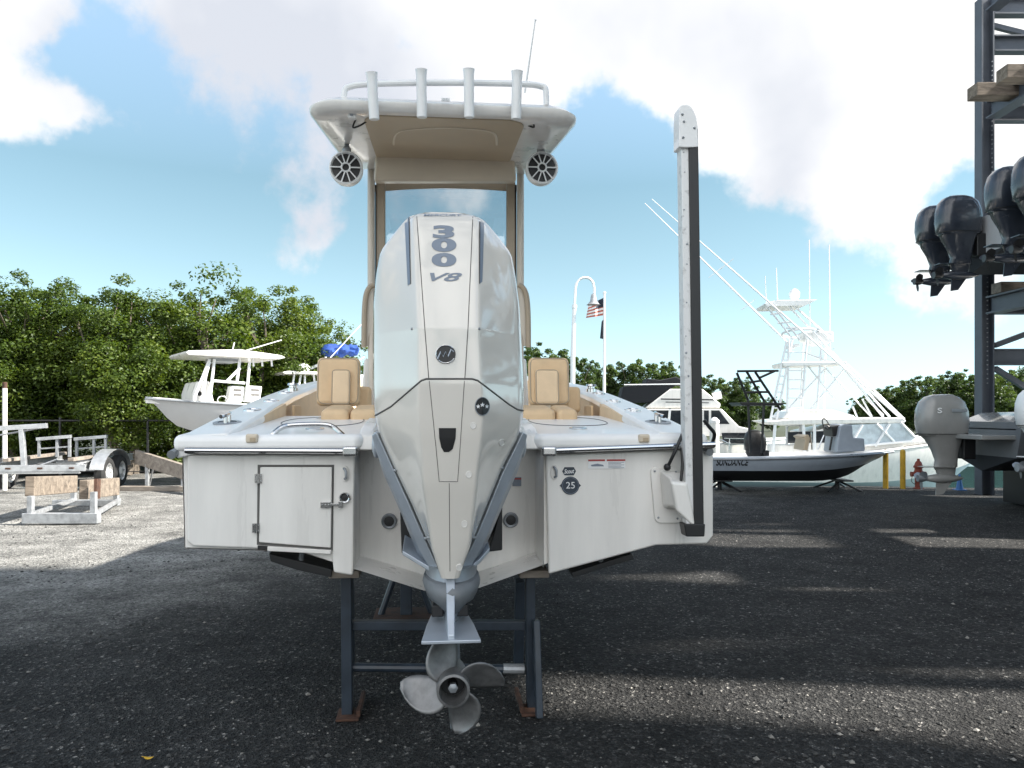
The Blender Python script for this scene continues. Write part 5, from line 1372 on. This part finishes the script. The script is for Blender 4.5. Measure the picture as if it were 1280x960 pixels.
def cloth(name, m, u0, u1, v0, v1, parent, tl, bl, tr_, br, push=.12, off=0.):
    V, Q = [], []; n = 10
    for i in range(n + 1):
        for j in range(2):
            u = u0 + (u1 - u0) * i / n; v = v0 + (v1 - v0) * j
            p = (Vector(tl) * (1 - u) + Vector(tr_) * u) * (1 - v) + (Vector(bl) * (1 - u) + Vector(br) * u) * v
            V.append(W(p.x, p.y, Yp + push * math.sin(u * 9) + off))
    for i in range(n): Q.append((2 * i, 2 * i + 1, 2 * i + 3, 2 * i + 2))
    return MB(parent).add(V, Q).build(name, m, parent)
cor = ((755, 372), (755, 394), (735.5, 381), (732.5, 397.5))
for k_ in range(9): cloth('stripe', 'flagred' if k_ % 2 == 0 else 'decalwhite', 0, 1, k_ / 9, (k_ + 1) / 9, fl_, *cor)
cloth('canton', 'fabricflag', 0, .45, 0, .5, fl_, *cor, off=-.03)
f2 = thing('flag', 'limp dark navy flag hanging lower on the white pole', 'flag', W(754, 400, Yp))
cloth('cloth', 'fabricflag', 0, 1, 0, 1, f2, (755, 398), (754.5, 424), (752, 402), (750, 423), .1)

# ------------------------------------------------------------------ water side
WZ = -1.5
bpy.data.objects['canal_water'].location.z = WZ + .8
cu = thing('cabin_cruiser', 'white cabin cruiser with a flybridge under black canvas moored beyond the anchor pole', 'boat', (3.6, 36, 0), -.06)
hull(cu, 9.6, 3.2, 2.1, 2.5, WZ - .5, 'gel', 'palehull', .3)
cab = poly(cu, 'cabin', ((806, 534), (806, 511), (902, 511), (924, 533), (938, 536), (940, 545), (800, 545)), -1.2, 2.4, 'gel', bevel=.04)
poly(cu, 'side_window', ((812, 513), (858, 513), (858, 531), (816, 531)), -1.21, .02, 'darkglass', cab); poly(cu, 'side_window', ((880, 513), (886, 513), (886, 531), (880, 531)), -1.21, .02, 'darkglass', cab)
poly(cu, 'windscreen', ((889, 513), (899, 513), (912, 530), (889, 530)), -1.21, .02, 'darkglass', cab)
for x in (836,): poly(cu, 'window_pillar', ((x, 511), (x + 3, 511), (x + 1, 533), (x - 2, 533)), -1.22, .02, 'whitepaint', cab)
fb = poly(cu, 'flybridge', ((806, 510), (838, 486), (878, 486), (901, 505), (900, 510)), -1.1, 2.2, 'gel', bevel=.05)
poly(cu, 'bridge_stripe', ((826, 498), (892, 499), (893, 500.5), (826, 499.5)), -1.11, .02, 'darkglass', fb); poly(cu, 'bridge_stripe', ((832, 502), (886, 503), (886, 504), (832, 503)), -1.11, .02, 'darkglass', fb)
poly(cu, 'side_light', ((892, 491), (901, 489), (903, 498), (896, 499.5)), -.9, .5, 'whitepaint', fb, .03)
bc = poly(cu, 'bridge_canvas', ((775, 503), (779, 483), (800, 481), (846, 481), (828, 494), (815, 503)), -1.0, 2.0, 'blacktex', bevel=.05); poly(cu, 'canvas_flap', ((807, 480), (809, 473), (825, 475), (845, 471), (856, 476), (858, 481)), -.9, 1.8, 'blacktex', bc, .04)
lines(cu, 'canvas_rail', [((780, 481), (858, 480))], .03, 'whitemetal', -1.02)
poly(cu, 'locker', ((902, 541), (936, 541), (934, 556), (904, 556)), -1.45, .02, 'darkglass')
lines(cu, 'bow_rail', [((905, 548), (960, 549)), ((912, 548), (911, 562)), ((931, 548), (930, 562)), ((948, 549), (948, 562)), ((900, 549), (912, 555)), ((905, 555), (960, 556))], .025, 'chrome', -1.5)

Yb = 20
pi_ = thing('mooring_piling', 'round pale piling with a pointed cap just right of the anchor pole', 'piling', (W(893, 0, Yb).x, Yb, 0))
MB(pi_).lathe([(.12, WZ - .6), (.12, W(0, 528, Yb).z), ], (W(893, 0, Yb).x, Yb, 0), n=18).build('piling', 'pvc', pi_)
MB(pi_).lathe([(.128, 0), (.128, .06), (.06, .13), (.0, .15)], W(893, 528.5, Yb), n=18).build('piling_cap', 'whitepaint', pi_)

YS_ = 30
sf = thing('sport_fishing_boat', 'large white sport fishing boat with a tall tuna tower and long outriggers beyond the yard', 'boat', (W(872, 0, 31).x, 31.2, 0), -.10)
hull(sf, 11.6, 3.7, 1.75, 2.85, WZ - .45, 'gel', 'palehull', .52, rail='whitepaint', rake=.12)
m_ = MB()
for i in range(12):
    pass
NEAR = -1.55
k = poly(sf, 'cabin', ((1010, 568), (1010, 540), (1060, 530), (1062, 558), (1130, 552), (1130, 560)), NEAR + .2, 2.7, 'gel', bevel=.04)
poly(sf, 'cabin_window', ((985, 540), (1056, 538), (1058, 553), (985, 554)), NEAR + .18, .02, 'darkglass', k)
hd_ = poly(sf, 'hardtop', ((958, 527), (985, 524), (1040, 523), (1130, 522), (1133, 525.5), (1128, 529), (1040, 530), (975, 532)), NEAR + .1, 2.9, 'gel', bevel=.05)
poly(sf, 'radar_pod', ((978, 524), (985, 514), (1000, 511), (1040, 511), (1068, 519), (1072, 524)), NEAR + .5, 2.0, 'gel', hd_, .08, seg=3)
ws = poly(sf, 'windscreen', ((1058, 531), (1126, 529), (1143, 546), (1140, 552), (1058, 559)), NEAR + .12, .02, 'clearvinyl')
poly(sf, 'front_windscreen', ((1126, 529), (1128, 529), (1145, 547), (1142, 549)), NEAR + .14, 2.7, 'clearvinyl', ws)
lines(sf, 'screen_frame', [((1059, 531), (1059, 559)), ((1126, 528), (1144, 547)), ((1112, 530), (1094, 558)), ((1058, 559), (1142, 551)), ((1078, 531), (1068, 548)), ((1096, 530), (1118, 552))], .05, 'whitemetal', NEAR + .08, parent=ws)
poly(sf, 'foredeck', ((1060, 559), (1142, 551), (1215, 541), (1215, 548), (1060, 566)), NEAR + .35, 2.3, 'gel', bevel=.05)
lines(sf, 'cabin_post', [((1018, 530), (1018, 566)), ((969, 530), (966, 568)), ((1004, 530), (1006, 568))], .06, 'whitemetal', NEAR + .2)
poly(sf, 'transom_box', ((964, 556), (1010, 556), (1010, 570), (964, 570)), NEAR + .3, .8, 'gel', bevel=.05)
# tower
tw = lines(sf, 'tuna_tower', [((986, 425), (983, 566)), ((1009, 425), (998, 566)), ((983, 427), (962, 530)), ((990, 425), (970, 530)), ((1027, 425), (1021, 524)), ((1044, 455), (1005, 440)), ((1059, 456), (1130, 524)), ((1023, 421), (1104, 521))], .048, 'whitemetal', -.8)
lines(sf, 'tower_leg', [((1004, 425), (1000, 524)), ((1032, 425), (1030, 524)), ((1040, 440), (1112, 521))], .045, 'whitemetal', .8, parent=tw)
lines(sf, 'tower_brace', [((1058, 458), (1001, 525)), ((1032, 460), (984, 512)), ((1032, 460), (1092, 524)), ((1008, 455), (1044, 500)), ((1078, 499), (1090, 521)), ((1066, 508), (1072, 523)), ((1082, 497), (1104, 519))], .036, 'whitemetal', -.7, parent=tw)
lines(sf, 'ladder', [((986 - i * .25 + .4, 440 + i * 11.5), (1008 - i * .9, 440 + i * 11.5)) for i in range(10)] + [((986.6, 427), (983.4, 560)), ((1009, 427), (998.4, 560))], .03, 'whitemetal', -.83, parent=tw)
lines(sf, 'ladder', [((981 - i * 2.1, 440 + i * 10), (987 - i * 2.1, 440 + i * 10)) for i in range(9)] + [((983, 430), (963, 528)), ((989, 430), (970, 528))], .03, 'whitemetal', -.75, parent=tw)
lines(sf, 'upper_leg', [((958, 382), (992, 425)), ((966, 382), (1000, 425)), ((984, 381), (1023, 421)), ((990, 380), (1040, 425)), ((963, 393), (978, 391)), ((972, 404), (990, 402)), ((983, 410), (1000, 409))], .042, 'whitemetal', -.6, parent=tw)
tp_ = poly(sf, 'tower_top', ((956, 379), (972, 375), (1022, 374.5), (1006, 382), (958, 383)), -.8, 1.6, 'whitepaint', tw, .02)
poly(sf, 'belly_board', ((977, 453), (1058, 452), (1059, 455.5), (980, 458)), -.9, 1.8, 'whitepaint', tw, .02)
rg = [PT(sf, 1002 + 24 * math.cos(a), 417 + 3.5 * math.sin(a), 0) + Vector((0, .7 * math.sin(a), 0)) for a in np.linspace(0, 2 * PI, 24, endpoint=False)]
MB().tube(rg, .05, 6, closed=True).build('tower_hoop', 'whitemetal', tw)
poly(sf, 'tower_console', ((1004, 414), (1042, 414), (1042, 428), (1022, 431), (1006, 424)), -.5, 1.0, 'whitepaint', tw, .05)
poly(sf, 'tower_seat', ((988, 431), (1000, 429), (1000, 433), (989, 435)), -.4, .8, 'whitepaint', tw, .02)
c_ = PT(sf, 993, 374, 0); MB().lathe([(.14, 0), (.2, .08), (.21, .25), (.12, .38), (.02, .42)], c_, n=16).build('radar_dome', 'whitepaint', tp_)
for px, y0, y1 in ((957, 378, 345), (971, 376, 335), (1012, 440, 300), (1037, 440, 306)): lines(sf, 'aerial', [((px + .8, y0), (px - .6, y1))], .02, 'whitemetal', -.3, parent=tp_)
for a, b_, yy in (((1131, 527), (815, 249), -1.0), ((992, 436), (806, 254), 1.0)):
    p, q = PT(sf, *a, yy), PT(sf, *b_, yy); k = MB().tube([p, (p * .45 + q * .55), q], [.045, .034, .014], 8).build('outrigger', 'whitemetal', sf)
    s_ = MB()
    for u in (.30, .52, .7): c_ = p.lerp(q, u); s_.tube([c_ + Vector((.28, 0, .22)), c_ + Vector((-.28, 0, -.22))], .015, 5)
    s_.build('spreader', 'whitemetal', k)

# ------------------------------------------------------------------ skiff on jack stands
sk = thing('skiff', 'low pale blue skiff with black lettering and a black pipe tower over its stern', 'boat', (W(868, 0, 15.9).x, 16.0, 0), -.02)
hs_ = hull(sk, 4.12, 1.5, .52, .64, .20, 'skiffhull', 'darkbottom', .50, rake=.17, deck_drop=.05)
def hull_y(px, py):
    """near side of the skiff hull at this pixel"""
    bm_ = BVHTree.FromPolygons([v.co for v in hs_.data.vertices], [tuple(p.vertices) for p in hs_.data.polygons]); o, d = ray_local(sk, px, py); h = bm_.ray_cast(o, d.normalized()); return h[0] if h[0] is not None else PT(sk, px, py, -.7)
def side_text(body, x0, x1, yc, hp, m, bold, shear):
    vs, fs = text2d(body, bold, shear); a, b_ = hull_y(x0, yc), hull_y(x1, yc)
    up = (hull_y((x0 + x1) / 2, yc - hp / 2) - hull_y((x0 + x1) / 2, yc + hp / 2)); mb_ = MB()
    bm_ = BVHTree.FromPolygons([v.co for v in hs_.data.vertices], [tuple(p.vertices) for p in hs_.data.polygons])
    def stick(p):
        h = bm_.ray_cast(p + Vector((0, -1, 0)), Vector((0, 1, 0))); return (h[0] if h[0] is not None else p) + Vector((0, -.006, 0))
    mb_.add([stick(a.lerp(b_, u) + up * (v - .5)) for u, v in vs], fs); return mb_.build('boat_name', m, hs_, smooth=False)
side_text('SUNDANCE', 895, 936, 578, 8.5, 'black', .03, .3); side_text('FL1898EA', 1063, 1084, 569.5, 4, 'black', .0, .0)
cs_ = poly(sk, 'console', ((1045, 566), (1050, 533), (1056, 530), (1066, 531), (1067, 547), (1081, 548), (1082, 564)), -.35, .7, 'skiffhull', bevel=.03)
poly(sk, 'dash', ((1040, 533), (1052, 531), (1049, 544), (1041, 546)), -.25, .5, 'black', cs_, .02)
MB().tube([PT(sk, 1032 + 3.5 * math.cos(a) + 2.2 * math.sin(a), 530 + 6.5 * math.sin(a), -.1) for a in np.linspace(0, 2 * PI, 18, endpoint=False)], .012, 6, closed=True).build('steering_wheel', 'black', cs_)
lines(sk, 'wheel_shaft', [((1034, 532), (1042, 538)), ((1040, 546), (1037, 563)), ((1047, 556), (1043, 563))], .02, 'black', -.1, parent=cs_)
poly(sk, 'leaning_post', ((1003, 546), (1011, 543), (1013, 548), (1010, 563), (1004, 563), (1007, 549)), -.3, .6, 'tan', bevel=.02)
lines(sk, 'grab_rail', [((1030, 544), (1022, 562)), ((1014, 540), (1015, 562))], .015, 'chrome', -.3)
mo_, co_, T_ = outboard(sk, 1.26, 0, .22, 1.04, 'black', 'black', .7)
for yy in (-.38, .38):
    k = lines(sk, 'tower', [((921, 466), (935, 500)), ((935, 500), (938, 566)), ((933, 464), (955, 501)), ((955, 501), (952, 566)), ((944, 465), (976, 513)), ((921.5, 464), (973, 463.5)), ((968, 464), (950, 472)), ((930, 491), (948, 490)), ((926, 504), (979, 505)), ((937, 478), (950, 476)), ((950, 490), (962, 490))], .026, 'black', yy)
poly(sk, 'tower_platform', ((924, 503), (977, 504), (977, 507), (928, 507)), -.42, .84, 'black', bevel=.01)
lines(sk, 'tower_crossbar', [], .02, 'black') if False else None
for x in (.55, 3.0):
    jb = thing('jack_stand', 'black jack stand under the stern of the skiff' if x < 1 else 'black jack stand under the middle of the skiff', 'boat stand', sk.location + Vector((x, 0, 0)), -.02, 'jack stands under the skiff')
    MB().cyl((0, 0, .02), (0, 0, .24), .05, 10).build('post', 'black', jb); MB().box((0, 0, .235), (.3, .9, .03)).build('pad', 'black', jb, bevel=.004)
    for sx_, sy_ in ((-.34, -.4), (.34, -.4), (-.34, .4), (.34, .4)): MB().tube([(0, sy_ * .3, .2), (sx_, sy_, .02)], .022, 6).build('leg', 'black', jb)

# ------------------------------------------------------------------ bollards, hydrant, cone
for px, lb in ((1107, 'left of the two yellow bollards beside the hydrant'), (1128.5, 'right of the two yellow bollards, the one nearer the red hydrant')):
    p = G(px, 612.5); t = thing('bollard', lb, 'bollard', p, 0, 'yellow bollards by the seawall')
    MB().lathe([(.055, 0), (.055, .80), (.045, .835), (.02, .85), (0, .852)], (0, 0, 0), n=18).build('post', 'yellow', t)
p = G(1148, 612.5); t = thing('fire_hydrant', 'rust red fire hydrant behind the grey outboard propeller', 'fire hydrant', p); t.scale = (.82, .82, .92)
MB().lathe([(.12, 0), (.12, .05), (.085, .06), (.085, .38), (.11, .39), (.11, .43), (.095, .44), (.09, .5), (.12, .51), (.12, .545), (.1, .56), (.075, .63), (.035, .67), (.035, .71), (0, .715)], (0, 0, 0), n=20).build('barrel', 'hydrant', t)
MB().cyl((-.17, 0, .36), (.17, 0, .36), .052, 12).cyl((-.19, 0, .36), (-.16, 0, .36), .065, 6).cyl((.16, 0, .36), (.19, 0, .36), .065, 6).build('hose_outlet', 'hydrant', t)
MB().cyl((0, -.16, .3), (0, 0, .3), .065, 14).cyl((0, -.18, .3), (0, -.15, .3), .08, 6).build('pumper_outlet', 'hydrant', t)
MB().tube(spline([(-.17, -.02, .3), (-.19, -.03, .2), (-.12, -.06, .14), (-.09, -.08, .22)], 4), .008, 5).build('chain', 'rust', t)
p = G(1199.5, 613); t = thing('traffic_cone', 'small blue cone on the ground behind the grey outboard', 'traffic cone', p)
MB().lathe([(.075, .02), (.015, .34), (.0, .342)], (0, 0, 0), n=16).build('cone', 'cone', t); MB().box((0, 0, .012), (.2, .2, .024)).build('cone_base', 'cone', t, bevel=.006)

# ------------------------------------------------------------------ boat rack on the right
rk = thing('boat_rack', 'tall dark steel boat storage rack with cross braces and timber bunks at the right edge', 'boat rack', (9.35, 15.2, 0))
RX, RB = 9.35, 16.5
BAY = [15.2, 9.75, 3.92, -1.9, -7.2]
ZL = (3.55, 7.35, 9.45)
HI = 12.4                                       # height of the unseen roof added over the nearer bays
for x in (RX, RB):
    for y in BAY: MB(rk).ibeam((x, y, 0), (x, y, 9.8 if y > 9 else HI), .24, .25, .03, (1, 0, 0)).build('column', 'rack', rk, smooth=False)
for z0, n, dx in ((2.2, 26, -.02), (5.9, 30, .07)):
    bt = MB(rk)
    for i in range(n): bt.cyl((RX + dx, 15.2 - .118, z0 + i * .09), (RX + dx, 15.2 - .138, z0 + i * .09), .012, 6)
    o_ = bt.build('bolt_row', 'castdark', rk); o_['kind'] = 'stuff'
for x in (RX, RB):
    for z in ZL: MB(rk).ibeam((x, 14.95, z + .16), (x, -7.2, z + .16), .26, .34, .03).build('long_beam', 'rack', rk, smooth=False)
for y in BAY:
    for z in (2.72,) + tuple(q + .18 for q in ZL) + (8.9,): MB(rk).ibeam((RX + .15, y, z), (RB - .15, y, z), .2, .32, .03).build('cross_beam', 'rack', rk, smooth=False)
for z0, z1, n in ((2.95, 3.45, 5), (.4, 2.5, 2)):
    for i in range(n):
        xa, xb = RX + .2 + (RB - RX - .4) * i / n, RX + .2 + (RB - RX - .4) * (i + 1) / n
        MB(rk).bar((xa, 15.2, z0 if (i % 2 == 0) == (n == 5) else z1), (xb, 15.2, z1 if (i % 2 == 0) == (n == 5) else z0), .1, .1).build('brace', 'rack', rk, smooth=False)
MB(rk).bar((RX + .2, 15.25, 9.3), (RB - .2, 15.25, 7.6), .09, .09).build('brace', 'rack', rk, smooth=False)
for (px, py, Y, ln_) in ((1215, 115, 14.3, 3.), (1252, 93, 13.6, 3.), (1216, 124, 11.9, 3.)):
    if Y < 12: continue
    p = W(px, py, Y); MB(rk).box((p.x + ln_ / 2, Y, p.z), (ln_, .32, .24)).build('timber_bunk', 'timber', rk, bevel=.012)
for y in (14.6, 13.2, 12.1, 10.7):
    MB(rk).box((12.5, y, ZL[0] + .44), (6.6, .3, .2)).build('timber_bunk', 'greytimber', rk, bevel=.012)
# roof sheet added out of view to cast the shade on the left foreground
MB(rk).prism([(RX - .8, 6.4, HI), (RB + .1, 6.4, HI + .5), (RB + .1, 6.4, HI + .58), (RX - .8, 6.4, HI + .08)], (0, -14.5, 0)).build('roof', 'rack', rk, smooth=False)

def stored(label, Y, z, hullm, cm, mm, engines, H, stern=8.3, Ln_=6.8, Bm=2.3, group='boats stored in the steel rack', ex=-.42, ez=-.35, ln=.82, cradle=True, hs=.95):
    t = thing('stored_boat', label, 'boat', (stern, Y, 0), 0, group)
    h = hull(t, Ln_, Bm, hs, 1.25, z, hullm, 'darkbottom', .32, well=False)
    for dy in engines: outboard(t, ex, dy, z + ez, H, cm, mm, ln)
    return t, h
t, h = stored('upper rack boat with twin blue grey outboards left of the steel column', 13.9, 4.12, 'greyhull', 'bluemotor', 'bluemotor', (-.33, .33), 1.68)
t2, h2 = stored('upper rack boat with twin dark outboards, nearest the right photo edge', 11.75, 4.12, 'greyhull', 'bluemotor', 'bluemotor', (-.3, .36), 1.72)
for t_, dys in ((t2, (-.3, .36)),):
    for dy in dys:
        m_ = MB(); text_plane(m_, 'YAMAHA', (-.36, dy - .235, 4.12 - .35 + 1.38), (1, 0, 0), (0, 0, 1), .34, .05, .01)
        m_.build('maker_lettering', 'decalwhite', [c for c in children(t_) if c.name.startswith('outboard')][0], smooth=False)
t3, h3 = stored('grey boat on the ground under the rack with one large pearl grey outboard', 13.25, .62, 'darkhull', 'greymotor', 'greymotor', (0,), 1.74, 8.1, 6.5, 2.2, ex=-.66, ez=-.42, ln=.95, hs=.85)
MB().prism([(0, -.95, 1.40), (.55, -.98, 1.62), (3, -1.0, 1.68), (3, -1.0, 1.3), (0, -.95, 1.3)], (0, 1.9, 0)).build('stern_cap', 'greymotor', t3, bevel=.04)
MB().box((-.25, 0, 1.22), (.6, 1.8, .08)).build('swim_platform', 'greymotor', t3, bevel=.02)
MB().box((1.2, 0, .33), (.9, 1.2, .62)).build('timber_block', 'black', t3, bevel=.01); MB().box((3.8, 0, .33), (.5, 1.2, .62)).build('timber_block', 'black', t3, bevel=.01)
m_ = MB()
for i in range(4): m_.cyl((.75 + i * .16, -1.06, .98), (.75 + i * .16, -1.075, .98), .03, 10)
m_.build('drain_fitting', 'castdark', t3)
m_o = [c for c in children(t3) if c.name.startswith('outboard')][0]
m_ = MB().box((-.53, -.262, 1.66), (.26, .01, .05)); m_.build('cowl_badge', 'castdark', m_o, bevel=.006)
m_ = MB(); text_plane(m_, 'S', (-.86, -.255, 1.66), (1, .0, 0), (0, 0, 1), .08, .09, .02); m_.build('cowl_letter', 'decalwhite', m_o, smooth=False)
t4, h4 = stored('boat cut off by the right photo edge with a white outboard', 10.85, .75, 'gel', 'whitepaint', 'whitepaint', (0,), 1.36, 7.9, 6.5, 2.2, ex=-.42, ez=-.13, ln=.9)
MB().box((1.2, 0, .4), (.9, 1.2, .7)).build('timber_block', 'greytimber', t4, bevel=.01); MB().box((3.8, 0, .4), (.5, 1.2, .7)).build('timber_block', 'greytimber', t4, bevel=.01)
# boats added along the unseen rack, gaps set to let sun patches through
rest = [(7.5, 4.12), (5.25, 4.12), (1.85, 4.12), (-.5, 4.12), (-3.6, 4.12), (13.75, 7.95), (11.0, 7.95), (7.5, 7.95), (5.25, 7.95), (1.85, 7.95), (-.5, 7.95), (-3.6, 7.95),
        (7.5, .75), (5.25, .75), (1.75, .75), (-.6, .75), (-4, .75)]
for i, (Y, z) in enumerate(rest):
    c = copy_tree(t4, None, 'white boat added out of view in a rack bay, casting shade on the yard', Vector((10.5 if Y > 9 else 8.6, Y, z - .75)))
    c['group'] = 'boats added out of view to shade the yard'

# a fallen leaf on the gravel
p = G(186, 950); t = thing('fallen_leaf', 'small bright yellow leaf on the dark gravel at the bottom left', 'leaf', p + Vector((0, 0, .012)))
q = [Vector((math.cos(a) * .024, math.sin(a) * .012, .004 * math.cos(2 * a))) for a in np.linspace(0, 2 * PI, 12, endpoint=False)]
MB().add([Vector((0, 0, .003))] + q, [(0, i + 1, (i + 1) % 12 + 1) for i in range(12)]).build('leaf_blade', 'yellow', t)
MB().tube([(-.024, 0, .004), (-.036, .004, .002)], .0012, 5).build('stalk', 'yellow', t)
